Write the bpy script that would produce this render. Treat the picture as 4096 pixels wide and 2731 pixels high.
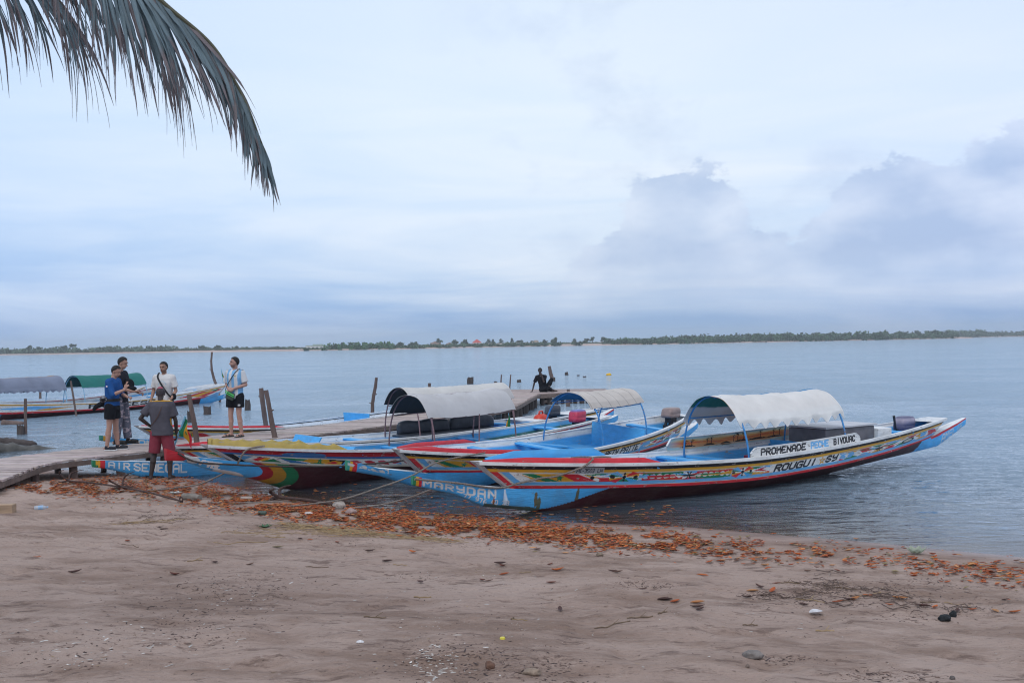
import bpy, bmesh, math, random
import numpy as np
from mathutils import Vector, Matrix, Quaternion, noise as mnoise
for o in list(bpy.data.objects): bpy.data.objects.remove(o)
random.seed(7); RNG=np.random.default_rng(11)
SC=bpy.context.scene; COL=SC.collection
R=math.radians
# ------------------------------------------------------------------ camera
FPX=3982.; CAMH=2.5; PITCH=math.atan(5.5/FPX); ROLL=R(0.98)
_r=np.array([1.,0,0]); _f=np.array([0,math.cos(PITCH),math.sin(PITCH)]); _u=np.array([0,-math.sin(PITCH),math.cos(PITCH)])
_R=math.cos(ROLL)*_r-math.sin(ROLL)*_u; _U=math.sin(ROLL)*_r+math.cos(ROLL)*_u
cam_d=bpy.data.cameras.new('camera'); cam=bpy.data.objects.new('camera',cam_d); COL.objects.link(cam)
cam_d.lens=35; cam_d.sensor_width=36.0*4096/4096; cam_d.lens=FPX/4096*36
cam_d.clip_start=0.1; cam_d.clip_end=12000
cam.matrix_world=Matrix([[_R[0],_U[0],-_f[0],0],[_R[1],_U[1],-_f[1],0],[_R[2],_U[2],-_f[2],CAMH],[0,0,0,1]])
cam_d.dof.use_dof=True; cam_d.dof.focus_distance=18; cam_d.dof.aperture_fstop=9
SC.camera=cam
# ------------------------------------------------------------------ world: overcast sky
W=bpy.data.worlds.new('World'); SC.world=W; W.use_nodes=True
SC.view_settings.view_transform='Standard'; SC.view_settings.look='None'; SC.view_settings.exposure=EXPO=0.22; SC.view_settings.gamma=1
SUN_EL=R(52); SUN_AZ=R(200)      # azimuth measured clockwise from +Y
def build_world():
    nt=W.node_tree; nt.nodes.clear(); N=nt.nodes.new; L=nt.links.new
    out=N('ShaderNodeOutputWorld'); sky=N('ShaderNodeTexSky'); sky.sky_type='NISHITA'; sky.sun_disc=False
    sky.sun_elevation=SUN_EL; sky.sun_rotation=SUN_AZ; sky.air_density=1.4; sky.dust_density=2.5
    b1=N('ShaderNodeBackground'); b1.inputs[1].default_value=0.10; L(sky.outputs[0],b1.inputs[0])
    tc=N('ShaderNodeTexCoord'); sp=N('ShaderNodeSeparateXYZ'); L(tc.outputs['Generated'],sp.inputs[0])
    def math_(op,a,b=None,c=None):
        m=N('ShaderNodeMath'); m.operation=op
        for i,v in enumerate((a,b,c)):
            if v is None: continue
            if hasattr(v,'is_linked') or hasattr(v,'links'): L(v,m.inputs[i])
            else: m.inputs[i].default_value=v
        return m.outputs[0]
    def ramp(f,stops,interp='LINEAR'):
        r=N('ShaderNodeValToRGB'); cr=r.color_ramp; cr.interpolation=interp
        while len(cr.elements)<len(stops): cr.elements.new(.5)
        for e,(p,c) in zip(cr.elements,stops): e.position=p; e.color=(*c,1) if len(c)==3 else c
        L(f,r.inputs[0]); return r.outputs[0]
    def lin(r,g,b): return tuple(((c/255+.055)/1.055)**2.4 for c in (r,g,b))
    el=sp.outputs[2]; az=math_('ARCTAN2',sp.outputs[0],sp.outputs[1])
    # base gradient by elevation (z of unit vector)
    base=ramp(el,[(0,lin(150,185,222)),(.006,lin(146,181,221)),(.020,lin(136,172,216)),(.040,lin(158,189,227)),(.075,lin(182,207,237)),(.13,lin(206,224,245)),(.22,lin(216,231,248)),(.5,lin(214,227,245)),(1,lin(222,229,240))])
    # streaky stratus: noise in (azimuth, elevation) space stretched sideways
    cv=N('ShaderNodeCombineXYZ'); L(math_('MULTIPLY',az,2.2),cv.inputs[0]); L(math_('MULTIPLY',el,17.),cv.inputs[1])
    n1=N('ShaderNodeTexNoise'); n1.inputs['Scale'].default_value=1.0; n1.inputs['Detail'].default_value=7; n1.inputs['Roughness'].default_value=.55; n1.inputs['Distortion'].default_value=.5
    L(cv.outputs[0],n1.inputs['Vector'])
    st=ramp(n1.outputs[0],[(.40,(0,0,0)),(.60,(1,1,1))])
    lowmask=ramp(el,[(0,(.35,.35,.35)),(.05,(1,1,1)),(.17,(.75,.75,.75)),(.3,(.12,.12,.12)),(1,(.1,.1,.1))])
    mm=N('ShaderNodeMix'); mm.data_type='RGBA'; mm.inputs[7].default_value=(*lin(238,243,250),1)
    fac=math_('MULTIPLY',math_('MULTIPLY',st,lowmask),.62)
    L(base,mm.inputs[6]); L(fac,mm.inputs[0])
    # cumulus bank on the right: lumpy noise, masked by azimuth and elevation
    cv2=N('ShaderNodeCombineXYZ'); L(math_('MULTIPLY',az,10.),cv2.inputs[0]); L(math_('MULTIPLY',el,17.),cv2.inputs[1]); cv2.inputs[2].default_value=3.3
    n2=N('ShaderNodeTexNoise'); n2.inputs['Scale'].default_value=1.; n2.inputs['Detail'].default_value=9; n2.inputs['Roughness'].default_value=.62
    L(cv2.outputs[0],n2.inputs['Vector'])
    # height of the bank as function of azimuth
    hb=ramp(math_('MULTIPLY_ADD',az,1.,.5),[(.0,(.02,)*3),(.54,(.03,)*3),(.575,(.11,)*3),(.63,(.135,)*3),(.70,(.145,)*3),(.755,(.098,)*3),(.80,(.105,)*3),(.865,(.165,)*3),(1,(.20,)*3)])
    d=math_('SUBTRACT',hb,el); d2=math_('MULTIPLY_ADD',math_('SUBTRACT',n2.outputs[0],.5),.20,d)
    cm=ramp(math_('MULTIPLY_ADD',d2,6.,.5),[(.46,(0,0,0)),(.535,(.85,.85,.85)),(.8,(1,1,1))],'EASE')
    azm=ramp(math_('MULTIPLY_ADD',az,1.,.5),[(.50,(0,0,0)),(.57,(1,1,1))])
    lowc=ramp(el,[(0,(0,0,0)),(.03,(.2,.2,.2)),(.085,(1,1,1))])
    m2=N('ShaderNodeMix'); m2.data_type='RGBA'
    cv3=N('ShaderNodeCombineXYZ'); L(math_('MULTIPLY',az,9.),cv3.inputs[0]); L(math_('MULTIPLY',el,18.),cv3.inputs[1]); cv3.inputs[2].default_value=9.1
    n3=N('ShaderNodeTexNoise'); n3.inputs['Scale'].default_value=1.; n3.inputs['Detail'].default_value=6; L(cv3.outputs[0],n3.inputs['Vector'])
    cc=ramp(n3.outputs[0],[(.38,lin(168,189,222)),(.62,lin(209,221,241))])
    L(mm.outputs[2],m2.inputs[6]); L(cc,m2.inputs[7])
    L(math_('MULTIPLY',math_('MULTIPLY',math_('MULTIPLY',cm,azm),lowc),.9),m2.inputs[0])
    # thin wisps in the middle
    cv4=N('ShaderNodeCombineXYZ'); L(math_('MULTIPLY',az,6.),cv4.inputs[0]); L(math_('MULTIPLY',el,9.),cv4.inputs[1]); cv4.inputs[2].default_value=21.7
    n4=N('ShaderNodeTexNoise'); n4.inputs['Scale'].default_value=1.; n4.inputs['Detail'].default_value=8; n4.inputs['Roughness'].default_value=.6; L(cv4.outputs[0],n4.inputs['Vector'])
    w=ramp(n4.outputs[0],[(.54,(0,0,0)),(.70,(1,1,1))])
    m3=N('ShaderNodeMix'); m3.data_type='RGBA'; L(m2.outputs[2],m3.inputs[6]); m3.inputs[7].default_value=(*lin(188,205,232),1)
    L(math_('MULTIPLY',math_('MULTIPLY',w,ramp(math_('MULTIPLY_ADD',az,1.,.5),[(.40,(0,0,0)),(.52,(1,1,1))])),.55),m3.inputs[0])
    sd_=N('ShaderNodeMix'); sd_.data_type='RGBA'; sd_.blend_type='MULTIPLY'; sd_.inputs[0].default_value=1; L(m3.outputs[2],sd_.inputs[6]); L(ramp(math_('MULTIPLY_ADD',az,1.,.5),[(0,(.80,.88,1.0)),(.40,(.97,.98,1.0)),(.62,(1.,.99,.98)),(1,(.93,.94,1.))]),sd_.inputs[7])
    b2=N('ShaderNodeBackground'); L(sd_.outputs[2],b2.inputs[0]); b2.inputs[1].default_value=1.0
    mx=N('ShaderNodeMixShader'); mx.inputs[0].default_value=.93
    L(b1.outputs[0],mx.inputs[1]); L(b2.outputs[0],mx.inputs[2]); L(mx.outputs[0],out.inputs[0])
build_world()
sd=bpy.data.lights.new('sun','SUN'); sd.energy=0.9; sd.angle=R(25); sd.color=(1,.96,.9)
sun=bpy.data.objects.new('sun',sd); COL.objects.link(sun)
_sdir=Vector((math.sin(SUN_AZ)*math.cos(SUN_EL),math.cos(SUN_AZ)*math.cos(SUN_EL),math.sin(SUN_EL)))
sun.rotation_euler=_sdir.to_track_quat('Z','Y').to_euler(); sun.location=(0,0,40)
# ------------------------------------------------------------------ helpers
def ray(px,py): return _f+_R*(px-2048)/FPX+_U*(1365.5-py)/FPX
def G(px,py,z=0.):
    d=ray(px,py); t=(z-CAMH)/d[2]; return np.array([0,0,CAMH])+d*t
def Pd(px,py,Y):
    d=ray(px,py); return np.array([0,0,CAMH])+d*(Y/d[1])
def lin(r,g,b): return tuple(((c/255+.055)/1.055)**2.4 if c>10 else c/255/12.92 for c in (r,g,b))
MATS={}
def mat(name,col=(.5,.5,.5),rough=.6,var=.25,vscale=6.,bump=.0,bscale=40.,attr=False,wear=0.,wearcol=(.32,.3,.28),metal=0.,stretch=(1,1,1),trans=0.,dirt=0.,spec=.4,alpha=1.):
    if name in MATS: return MATS[name]
    m=bpy.data.materials.new(name); m.use_nodes=True; nt=m.node_tree; N=nt.nodes.new; L=nt.links.new
    P=nt.nodes['Principled BSDF']; P.inputs['Roughness'].default_value=rough; P.inputs['Metallic'].default_value=metal
    P.inputs['Specular IOR Level'].default_value=spec
    tc=N('ShaderNodeTexCoord'); mp=N('ShaderNodeMapping'); mp.inputs['Scale'].default_value=stretch; L(tc.outputs['Object'],mp.inputs[0])
    if attr:
        a=N('ShaderNodeAttribute'); a.attribute_name='Col'; src=a.outputs['Color']
    else:
        c=N('ShaderNodeRGB'); c.outputs[0].default_value=(*col,1); src=c.outputs[0]
    n=N('ShaderNodeTexNoise'); n.inputs['Scale'].default_value=vscale; n.inputs['Detail'].default_value=6; L(mp.outputs[0],n.inputs['Vector'])
    mr=N('ShaderNodeMapRange'); mr.inputs[1].default_value=.25; mr.inputs[2].default_value=.75; mr.inputs[3].default_value=1-var; mr.inputs[4].default_value=1+var*.6; L(n.outputs[0],mr.inputs[0])
    mu=N('ShaderNodeVectorMath'); mu.operation='SCALE'; L(src,mu.inputs[0]); L(mr.outputs[0],mu.inputs[3]); cur=mu.outputs[0]
    if wear>0:
        n2=N('ShaderNodeTexNoise'); n2.inputs['Scale'].default_value=14; n2.inputs['Detail'].default_value=8; n2.inputs['Roughness'].default_value=.7
        mp2=N('ShaderNodeMapping'); mp2.inputs['Scale'].default_value=(.5,1,1.6); L(tc.outputs['Object'],mp2.inputs[0]); L(mp2.outputs[0],n2.inputs['Vector'])
        r2=N('ShaderNodeMapRange'); r2.inputs[1].default_value=.66-wear*.12; r2.inputs[2].default_value=.70-wear*.10; L(n2.outputs[0],r2.inputs[0])
        mx=N('ShaderNodeMix'); mx.data_type='RGBA'; mx.inputs[7].default_value=(*wearcol,1); L(cur,mx.inputs[6]); L(r2.outputs[0],mx.inputs[0]); cur=mx.outputs[2]
    if dirt>0:
        n3=N('ShaderNodeTexNoise'); n3.inputs['Scale'].default_value=2.3; n3.inputs['Detail'].default_value=9; n3.inputs['Roughness'].default_value=.65; L(tc.outputs['Object'],n3.inputs['Vector'])
        r3=N('ShaderNodeMapRange'); r3.inputs[1].default_value=.45; r3.inputs[2].default_value=.8; r3.inputs[4].default_value=dirt; L(n3.outputs[0],r3.inputs[0])
        mx=N('ShaderNodeMix'); mx.data_type='RGBA'; mx.inputs[7].default_value=(.13,.10,.08,1); L(cur,mx.inputs[6]); L(r3.outputs[0],mx.inputs[0]); cur=mx.outputs[2]
    L(cur,P.inputs['Base Color'])
    if bump>0:
        nb=N('ShaderNodeTexNoise'); nb.inputs['Scale'].default_value=bscale; nb.inputs['Detail'].default_value=5; L(mp.outputs[0],nb.inputs['Vector'])
        b=N('ShaderNodeBump'); b.inputs['Strength'].default_value=bump; b.inputs['Distance'].default_value=.02; L(nb.outputs[0],b.inputs['Height']); L(b.outputs[0],P.inputs['Normal'])
    if trans>0:
        # thin cloth / leaf: some light passes through
        out=nt.nodes['Material Output']; tr=N('ShaderNodeBsdfTranslucent'); L(cur,tr.inputs[0]); ms=N('ShaderNodeMixShader'); ms.inputs[0].default_value=trans
        L(P.outputs[0],ms.inputs[1]); L(tr.outputs[0],ms.inputs[2]); L(ms.outputs[0],out.inputs[0])
    if alpha<1: P.inputs['Alpha'].default_value=alpha
    MATS[name]=m; return m
def mesh_np(name,V,F,m=None,parent=None,col=None,smooth=False):
    """V (n,3); F list of faces or (k,4)/(k,3) int array"""
    me=bpy.data.meshes.new(name); V=np.asarray(V,np.float32)
    if isinstance(F,np.ndarray):
        k,c=F.shape; me.vertices.add(len(V)); me.vertices.foreach_set('co',V.ravel()); me.loops.add(k*c); me.polygons.add(k)
        me.loops.foreach_set('vertex_index',F.astype(np.int32).ravel()); me.polygons.foreach_set('loop_start',np.arange(0,k*c,c,dtype=np.int32))
        me.update(calc_edges=True); me.validate()
    else: me.from_pydata([tuple(map(float,v)) for v in V],[],F); me.update()
    if col is not None:
        a=me.color_attributes.new('Col','FLOAT_COLOR','POINT'); c=np.ones((len(V),4),np.float32); c[:,:3]=np.asarray(col).reshape(-1,3); a.data.foreach_set('color',c.ravel())
    if m: me.materials.append(m)
    if smooth: me.polygons.foreach_set('use_smooth',np.ones(len(me.polygons),bool))
    o=bpy.data.objects.new(name,me); COL.objects.link(o)
    if parent is not None: o.parent=parent
    return o
def grid(name,P,m,parent=None,C=None,smooth=True,flip=False):
    nu,nv=P.shape[:2]; i=np.arange(nu*nv).reshape(nu,nv)
    F=np.stack([i[:-1,:-1],i[1:,:-1],i[1:,1:],i[:-1,1:]],-1).reshape(-1,4)
    if flip: F=F[:,::-1]
    return mesh_np(name,P.reshape(-1,3),np.ascontiguousarray(F),m,parent,None if C is None else C.reshape(-1,3),smooth)
class MB:
    """collects solids that become one mesh"""
    def __init__(s): s.V=[]; s.F=[]; s.C=[]; s.n=0
    def add(s,V,F,c=(1,1,1)):
        V=np.asarray(V,float); s.V.append(V); s.F+= [tuple(int(a)+s.n for a in f) for f in F]; s.n+=len(V)
        c=np.asarray(c,float); s.C.append(np.tile(c,(len(V),1)) if c.ndim==1 else c); return s
    def box(s,c,d,rz=0,c_=(1,1,1),M=None):
        x,y,z=np.array(d)/2; V=np.array([[a*x,b*y,e*z] for a in(-1,1) for b in(-1,1) for e in(-1,1)],float)
        if M is not None: V=V@np.array(M).T
        cs,sn=math.cos(rz),math.sin(rz); V=V@np.array([[cs,sn,0],[-sn,cs,0],[0,0,1]])+np.array(c)
        return s.add(V,[(0,1,3,2),(4,6,7,5),(0,4,5,1),(2,3,7,6),(0,2,6,4),(1,5,7,3)],c_)
    def beam(s,a,b,w,h,c_=(1,1,1),up=(0,0,1)):
        a=np.array(a,float); b=np.array(b,float); d=b-a; L=np.linalg.norm(d); d/=L; u=np.array(up,float); sd=np.cross(d,u); sd/=np.linalg.norm(sd); u=np.cross(sd,d)
        V=[p+sd*i*w/2+u*j*h/2 for p in(a,b) for i in(-1,1) for j in(-1,1)]
        return s.add(V,[(0,1,3,2),(4,6,7,5),(0,4,5,1),(2,3,7,6),(0,2,6,4),(1,5,7,3)],c_)
    def tube(s,pts,r,seg=8,c_=(1,1,1),jit=0):
        pts=[np.array(p,float) for p in pts]; n=len(pts); r=[r]*n if np.isscalar(r) else r; V=[]; u=None
        for i,p in enumerate(pts):
            d=pts[min(i+1,n-1)]-pts[max(i-1,0)]; d/=max(np.linalg.norm(d),1e-9)
            if u is None: u=np.cross(d,[0,0,1.] if abs(d[2])<.9 else [1.,0,0])
            u=u-d*(u@d); u/=np.linalg.norm(u); v=np.cross(d,u)
            for k in range(seg):
                a=2*math.pi*k/seg; rr=r[i]*(1+(random.uniform(-jit,jit) if jit else 0)); V.append(p+rr*(math.cos(a)*u+math.sin(a)*v))
        F=[(i*seg+k,i*seg+(k+1)%seg,(i+1)*seg+(k+1)%seg,(i+1)*seg+k) for i in range(n-1) for k in range(seg)]
        F+=[tuple(range(seg))[::-1],tuple(range((n-1)*seg,n*seg))]
        return s.add(V,F,c_)
    def cap(s,a,ra,b,rb,seg=12,c_=(1,1,1)):
        a=np.array(a,float); b=np.array(b,float); d=b-a; L=np.linalg.norm(d); d=d/L if L>1e-6 else np.array([0,0,1.])
        P=[];Rr=[]
        for t in (-1,-.8,-.45,0): P.append(a+d*ra*t); Rr.append(max(ra*math.sqrt(max(0,1-t*t)),ra*.05))
        for t in (0,.45,.8,1): P.append(b+d*rb*t); Rr.append(max(rb*math.sqrt(max(0,1-t*t)),rb*.05))
        return s.tube(P,Rr,seg,c_)
    def loft(s,secs,seg=20,c_=(1,1,1),ex=.85):
        """secs: (center, rx, ry, yaw) horizontal ellipses"""
        V=[]
        for (c,rx,ry,yaw) in secs:
            for k in range(seg):
                a=2*math.pi*k/seg; x,y=rx*math.copysign(abs(math.cos(a))**ex,math.cos(a)),ry*math.copysign(abs(math.sin(a))**ex,math.sin(a)); V.append([c[0]+x*math.cos(yaw)-y*math.sin(yaw),c[1]+x*math.sin(yaw)+y*math.cos(yaw),c[2]])
        n=len(secs); F=[(i*seg+k,i*seg+(k+1)%seg,(i+1)*seg+(k+1)%seg,(i+1)*seg+k) for i in range(n-1) for k in range(seg)]
        F+=[tuple(range(seg))[::-1],tuple(range((n-1)*seg,n*seg))]
        return s.add(V,F,c_)
    def ell(s,c,r,M=None,n=12,c_=(1,1,1)):
        V=[];F=[]
        for i in range(n+1):
            t=math.pi*i/n
            for k in range(n*2):
                a=math.pi*k/n; tt=min(max(t,.04),math.pi-.04); V.append([r[0]*math.sin(tt)*math.cos(a),r[1]*math.sin(tt)*math.sin(a),r[2]*math.cos(t)])
        m=n*2; F=[(i*m+k,(i+1)*m+k,(i+1)*m+(k+1)%m,i*m+(k+1)%m) for i in range(n) for k in range(m)]
        F+=[tuple(range(m)),tuple(range(n*m,n*m+m))[::-1]]
        V=np.array(V)
        if M is not None: V=V@np.array(M).T
        return s.add(V+np.array(c),F,c_)
    def build(s,name,m,parent=None,smooth=False,color=False):
        return mesh_np(name,np.concatenate(s.V),s.F,m,parent,np.concatenate(s.C) if color else None,smooth)
def empty(name,loc,rz=0,M=None):
    o=bpy.data.objects.new(name,None); COL.objects.link(o); o.empty_display_size=.2
    if M is not None: o.matrix_world=M
    else: o.location=loc; o.rotation_euler=(0,0,rz)
    return o
def tag(o,label=None,cat=None,group=None,kind=None):
    if label: o['label']=label
    if cat: o['category']=cat
    if group: o['group']=group
    if kind: o['kind']=kind
    return o
def bevel(o,w=.01,s=2):
    b=o.modifiers.new('bevel','BEVEL'); b.width=w; b.segments=s; b.limit_method='ANGLE'; return o
def spline(pts,n=8):
    pts=np.array(pts,float); out=[]
    for i in range(len(pts)-1):
        p0=pts[max(i-1,0)];p1=pts[i];p2=pts[i+1];p3=pts[min(i+2,len(pts)-1)]
        for k in range(n):
            t=k/n; out.append(.5*((2*p1)+(-p0+p2)*t+(2*p0-5*p1+4*p2-p3)*t*t+(-p0+3*p1-3*p2+p3)*t**3))
    out.append(pts[-1]); return out
def vnoise(x,y,seed=0):
    """smooth value noise on arrays"""
    xi=np.floor(x).astype(np.int64); yi=np.floor(y).astype(np.int64); fx=x-xi; fy=y-yi; fx=fx*fx*(3-2*fx); fy=fy*fy*(3-2*fy)
    def h(a,b):
        n=(a*374761393+b*668265263+seed*974634777)&0xffffffff; n=((n^(n>>13))*1274126177)&0xffffffff; return ((n^(n>>16))&0xffff)/65535.
    return (h(xi,yi)*(1-fx)+h(xi+1,yi)*fx)*(1-fy)+(h(xi,yi+1)*(1-fx)+h(xi+1,yi+1)*fx)*fy
def fbm(x,y,o=4,seed=0):
    r=0;a=1;s=0
    for i in range(o): r=r+a*vnoise(x*2**i,y*2**i,seed+i); s+=a; a*=.5
    return r/s
# ------------------------------------------------------------------ ground and water
SHORE=np.array([(-400,120),(-60,50),(-30,32),(-14,22.6),(-11.1,21.5),(-9.5,20.95),(-8.1,20.15),(-6.98,19.6),(-6.15,19.15),(-5.45,18.35),(-4.6,17.3),(-3.0,15.75),(-1.2,14.55),(.5,13.9),(2.4,13.25),(4.3,12.1),(5.7,11.15),(9,8.7),(16,3),(40,-20),(400,-300)],float)
def shore_d(x,y):
    """signed distance: + on land"""
    best=np.full(np.shape(x),1e9); sg=np.zeros(np.shape(x))
    for a,b in zip(SHORE[:-1],SHORE[1:]):
        d=b-a; L=d@d; t=np.clip(((x-a[0])*d[0]+(y-a[1])*d[1])/L,0,1); dx=x-a[0]-t*d[0]; dy=y-a[1]-t*d[1]; D=np.hypot(dx,dy)
        s=-(d[0]*dy-d[1]*dx); m=D<best; best=np.where(m,D,best); sg=np.where(m,np.sign(s),sg)
    return best*sg
def ground_z(x,y,detail=True):
    x=np.asarray(x,float); y=np.asarray(y,float); d=shore_d(x,y)
    z=np.where(d>0,.075*np.minimum(d,7)+.02*np.clip(d-7,0,25),-.075*np.minimum(-d,9)-.02*np.clip(-d-9,0,70))
    z=z+np.where(np.abs(d)<1.2,-.02*(1-np.abs(d)/1.2)*0,0)
    if detail:
        near=np.clip(1-np.maximum(np.hypot(x,y-12)-14,0)/20,0,1)
        z=z+near*((fbm(x*.9,y*.9,3,5)-.5)*.08*np.clip(np.abs(d)/1.5,.12,1)+(fbm(x*2.6,y*4.,3,9)-.5)*.05*np.clip(np.abs(d)/2,.1,1)+(fbm(x*9,y*13,3,19)-.5)*.028*np.clip(d/2,.1,1)-.024*np.clip((vnoise(x*3.6+.7*y,y*4.4,61)-.66)/.12,0,1)*np.clip((d-.8)/1.5,0,1)+(fbm(x*6,y*8,2,29)-.5)*.012*np.clip(d/2,.05,1))
    return z
def gz(x,y):
    i=min(max(int(np.searchsorted(gx,x))-1,0),len(gx)-2); j=min(max(int(np.searchsorted(gy,y))-1,0),len(gy)-2)
    u=(x-gx[i])/(gx[i+1]-gx[i]); v=(y-gy[j])/(gy[j+1]-gy[j]); return float((GZ[i,j]*(1-u)+GZ[i+1,j]*u)*(1-v)+(GZ[i,j+1]*(1-u)+GZ[i+1,j+1]*u)*v)
def GL(px,py):
    """pixel to ground point"""
    z=.2
    for _ in range(12):
        p=G(px,py,z); z=gz(p[0],p[1])
    return np.array([p[0],p[1],z])
def axis(lo,hi,a,b,fine,grow=1.35):
    c=list(np.arange(a,b+fine/2,fine)); s=fine
    while c[-1]<hi: s*=grow; c.append(c[-1]+s)
    s=fine
    while c[0]>lo: s*=grow; c.insert(0,c[0]-s)
    return np.array(c)
gx=axis(-4000,4000,-11,9,.05); gy=axis(-300,5000,4,21.5,.05)
GX,GY=np.meshgrid(gx,gy,indexing='ij'); GZ=ground_z(GX,GY)
GD=shore_d(GX,GY)
def ground_material():
    m=bpy.data.materials.new('sand'); m.use_nodes=True; nt=m.node_tree; N=nt.nodes.new; L=nt.links.new; P=nt.nodes['Principled BSDF']
    tc=N('ShaderNodeTexCoord'); at=N('ShaderNodeAttribute'); at.attribute_name='Col'   # R = distance inland coded
    def noise(sc,det=6,rough=.55,st=(1,1,1),loc=(0,0,0)):
        mp=N('ShaderNodeMapping'); mp.inputs['Scale'].default_value=st; mp.inputs['Location'].default_value=loc; L(tc.outputs['Object'],mp.inputs[0]); n=N('ShaderNodeTexNoise'); n.inputs['Scale'].default_value=sc; n.inputs['Detail'].default_value=det; n.inputs['Roughness'].default_value=rough; L(mp.outputs[0],n.inputs['Vector']); return n.outputs[0]
    def rng(s,a,b,c=0,d=1):
        r=N('ShaderNodeMapRange'); r.inputs[1].default_value=a; r.inputs[2].default_value=b; r.inputs[3].default_value=c; r.inputs[4].default_value=d; L(s,r.inputs[0]); return r.outputs[0]
    def mix(a,b,f,mode='MIX'):
        x=N('ShaderNodeMix'); x.data_type='RGBA'; x.blend_type=mode
        for i,v in ((6,a),(7,b)):
            if isinstance(v,tuple): x.inputs[i].default_value=(*v,1)
            else: L(v,x.inputs[i])
        if isinstance(f,float): x.inputs[0].default_value=f
        else: L(f,x.inputs[0])
        return x.outputs[2]
    def mul(a,b):
        x=N('ShaderNodeMath'); x.operation='MULTIPLY'; L(a,x.inputs[0])
        if isinstance(b,float): x.inputs[1].default_value=b
        else: L(b,x.inputs[1])
        return x.outputs[0]
    c=mix((.41,.285,.225),(.525,.385,.315),rng(noise(.55,5),.3,.7))
    c=mix(c,(.24,.15,.105),rng(noise(1.1,9,.66,(.6,1.5,1)),.47,.62,0,.72))        # damp/dirty patches
    c=mix(c,(.16,.10,.075),rng(noise(4.2,10,.74,(.5,1.6,1),(3,1,0)),.545,.62,0,.72))     # small streaks of debris
    c=mix(c,(.60,.47,.40),rng(noise(9,6,.6,(.5,1.4,1),(9,4,0)),.58,.75,0,.35))
    c=mix(c,(.12,.08,.06),rng(noise(24,7,.75,(.5,1.4,1)),.575,.65,0,.65))
    c=mix(c,(.56,.46,.40),rng(noise(31,7,.7,(.7,1.2,1),(2,9,0)),.60,.68,0,.5))
    # shell grit
    v=N('ShaderNodeTexVoronoi'); v.inputs['Scale'].default_value=26; L(tc.outputs['Object'],v.inputs['Vector'])
    grit=mul(rng(v.outputs['Distance'],.10,.16,1,0),rng(noise(1.1,4,.6,(1,1,1),(5,7,0)),.60,.70))
    c=mix(c,(.72,.68,.62),mul(grit,.8))
    sp=N('ShaderNodeSeparateColor'); L(at.outputs['Color'],sp.inputs[0])
    wet=rng(sp.outputs[0],.50,.535,1,0)      # R: .5 at waterline, rises inland
    c=mix(c,mix(c,(.50,.44,.42),1.,'MULTIPLY'),wet)
    sub=rng(sp.outputs[0],.44,.5,1,0)
    c=mix(c,(.15,.105,.07),mul(sub,.85))
    L(c,P.inputs['Base Color'])
    rr=rng(sp.outputs[0],.497,.522,.16,.92); L(rr,P.inputs['Roughness']); P.inputs['Specular IOR Level'].default_value=.35
    h=N('ShaderNodeMath'); h.operation='ADD'; L(mul(noise(14,8,.65,(.7,1.3,1)),1.),h.inputs[0]); L(mul(noise(90,3,.6),.25),h.inputs[1])
    b=N('ShaderNodeBump'); b.inputs['Distance'].default_value=.065; L(rng(sp.outputs[0],.5,.53,.08,1.),b.inputs['Strength']); L(h.outputs[0],b.inputs['Height']); L(b.outputs[0],P.inputs['Normal'])
    return m
enc=np.clip(.5+GD/40.,0,1)
gcol=np.stack([enc,enc,enc],-1)
g_ob=grid('ground',np.stack([GX,GY,GZ],-1),ground_material(),C=gcol); tag(g_ob,kind='structure')
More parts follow.
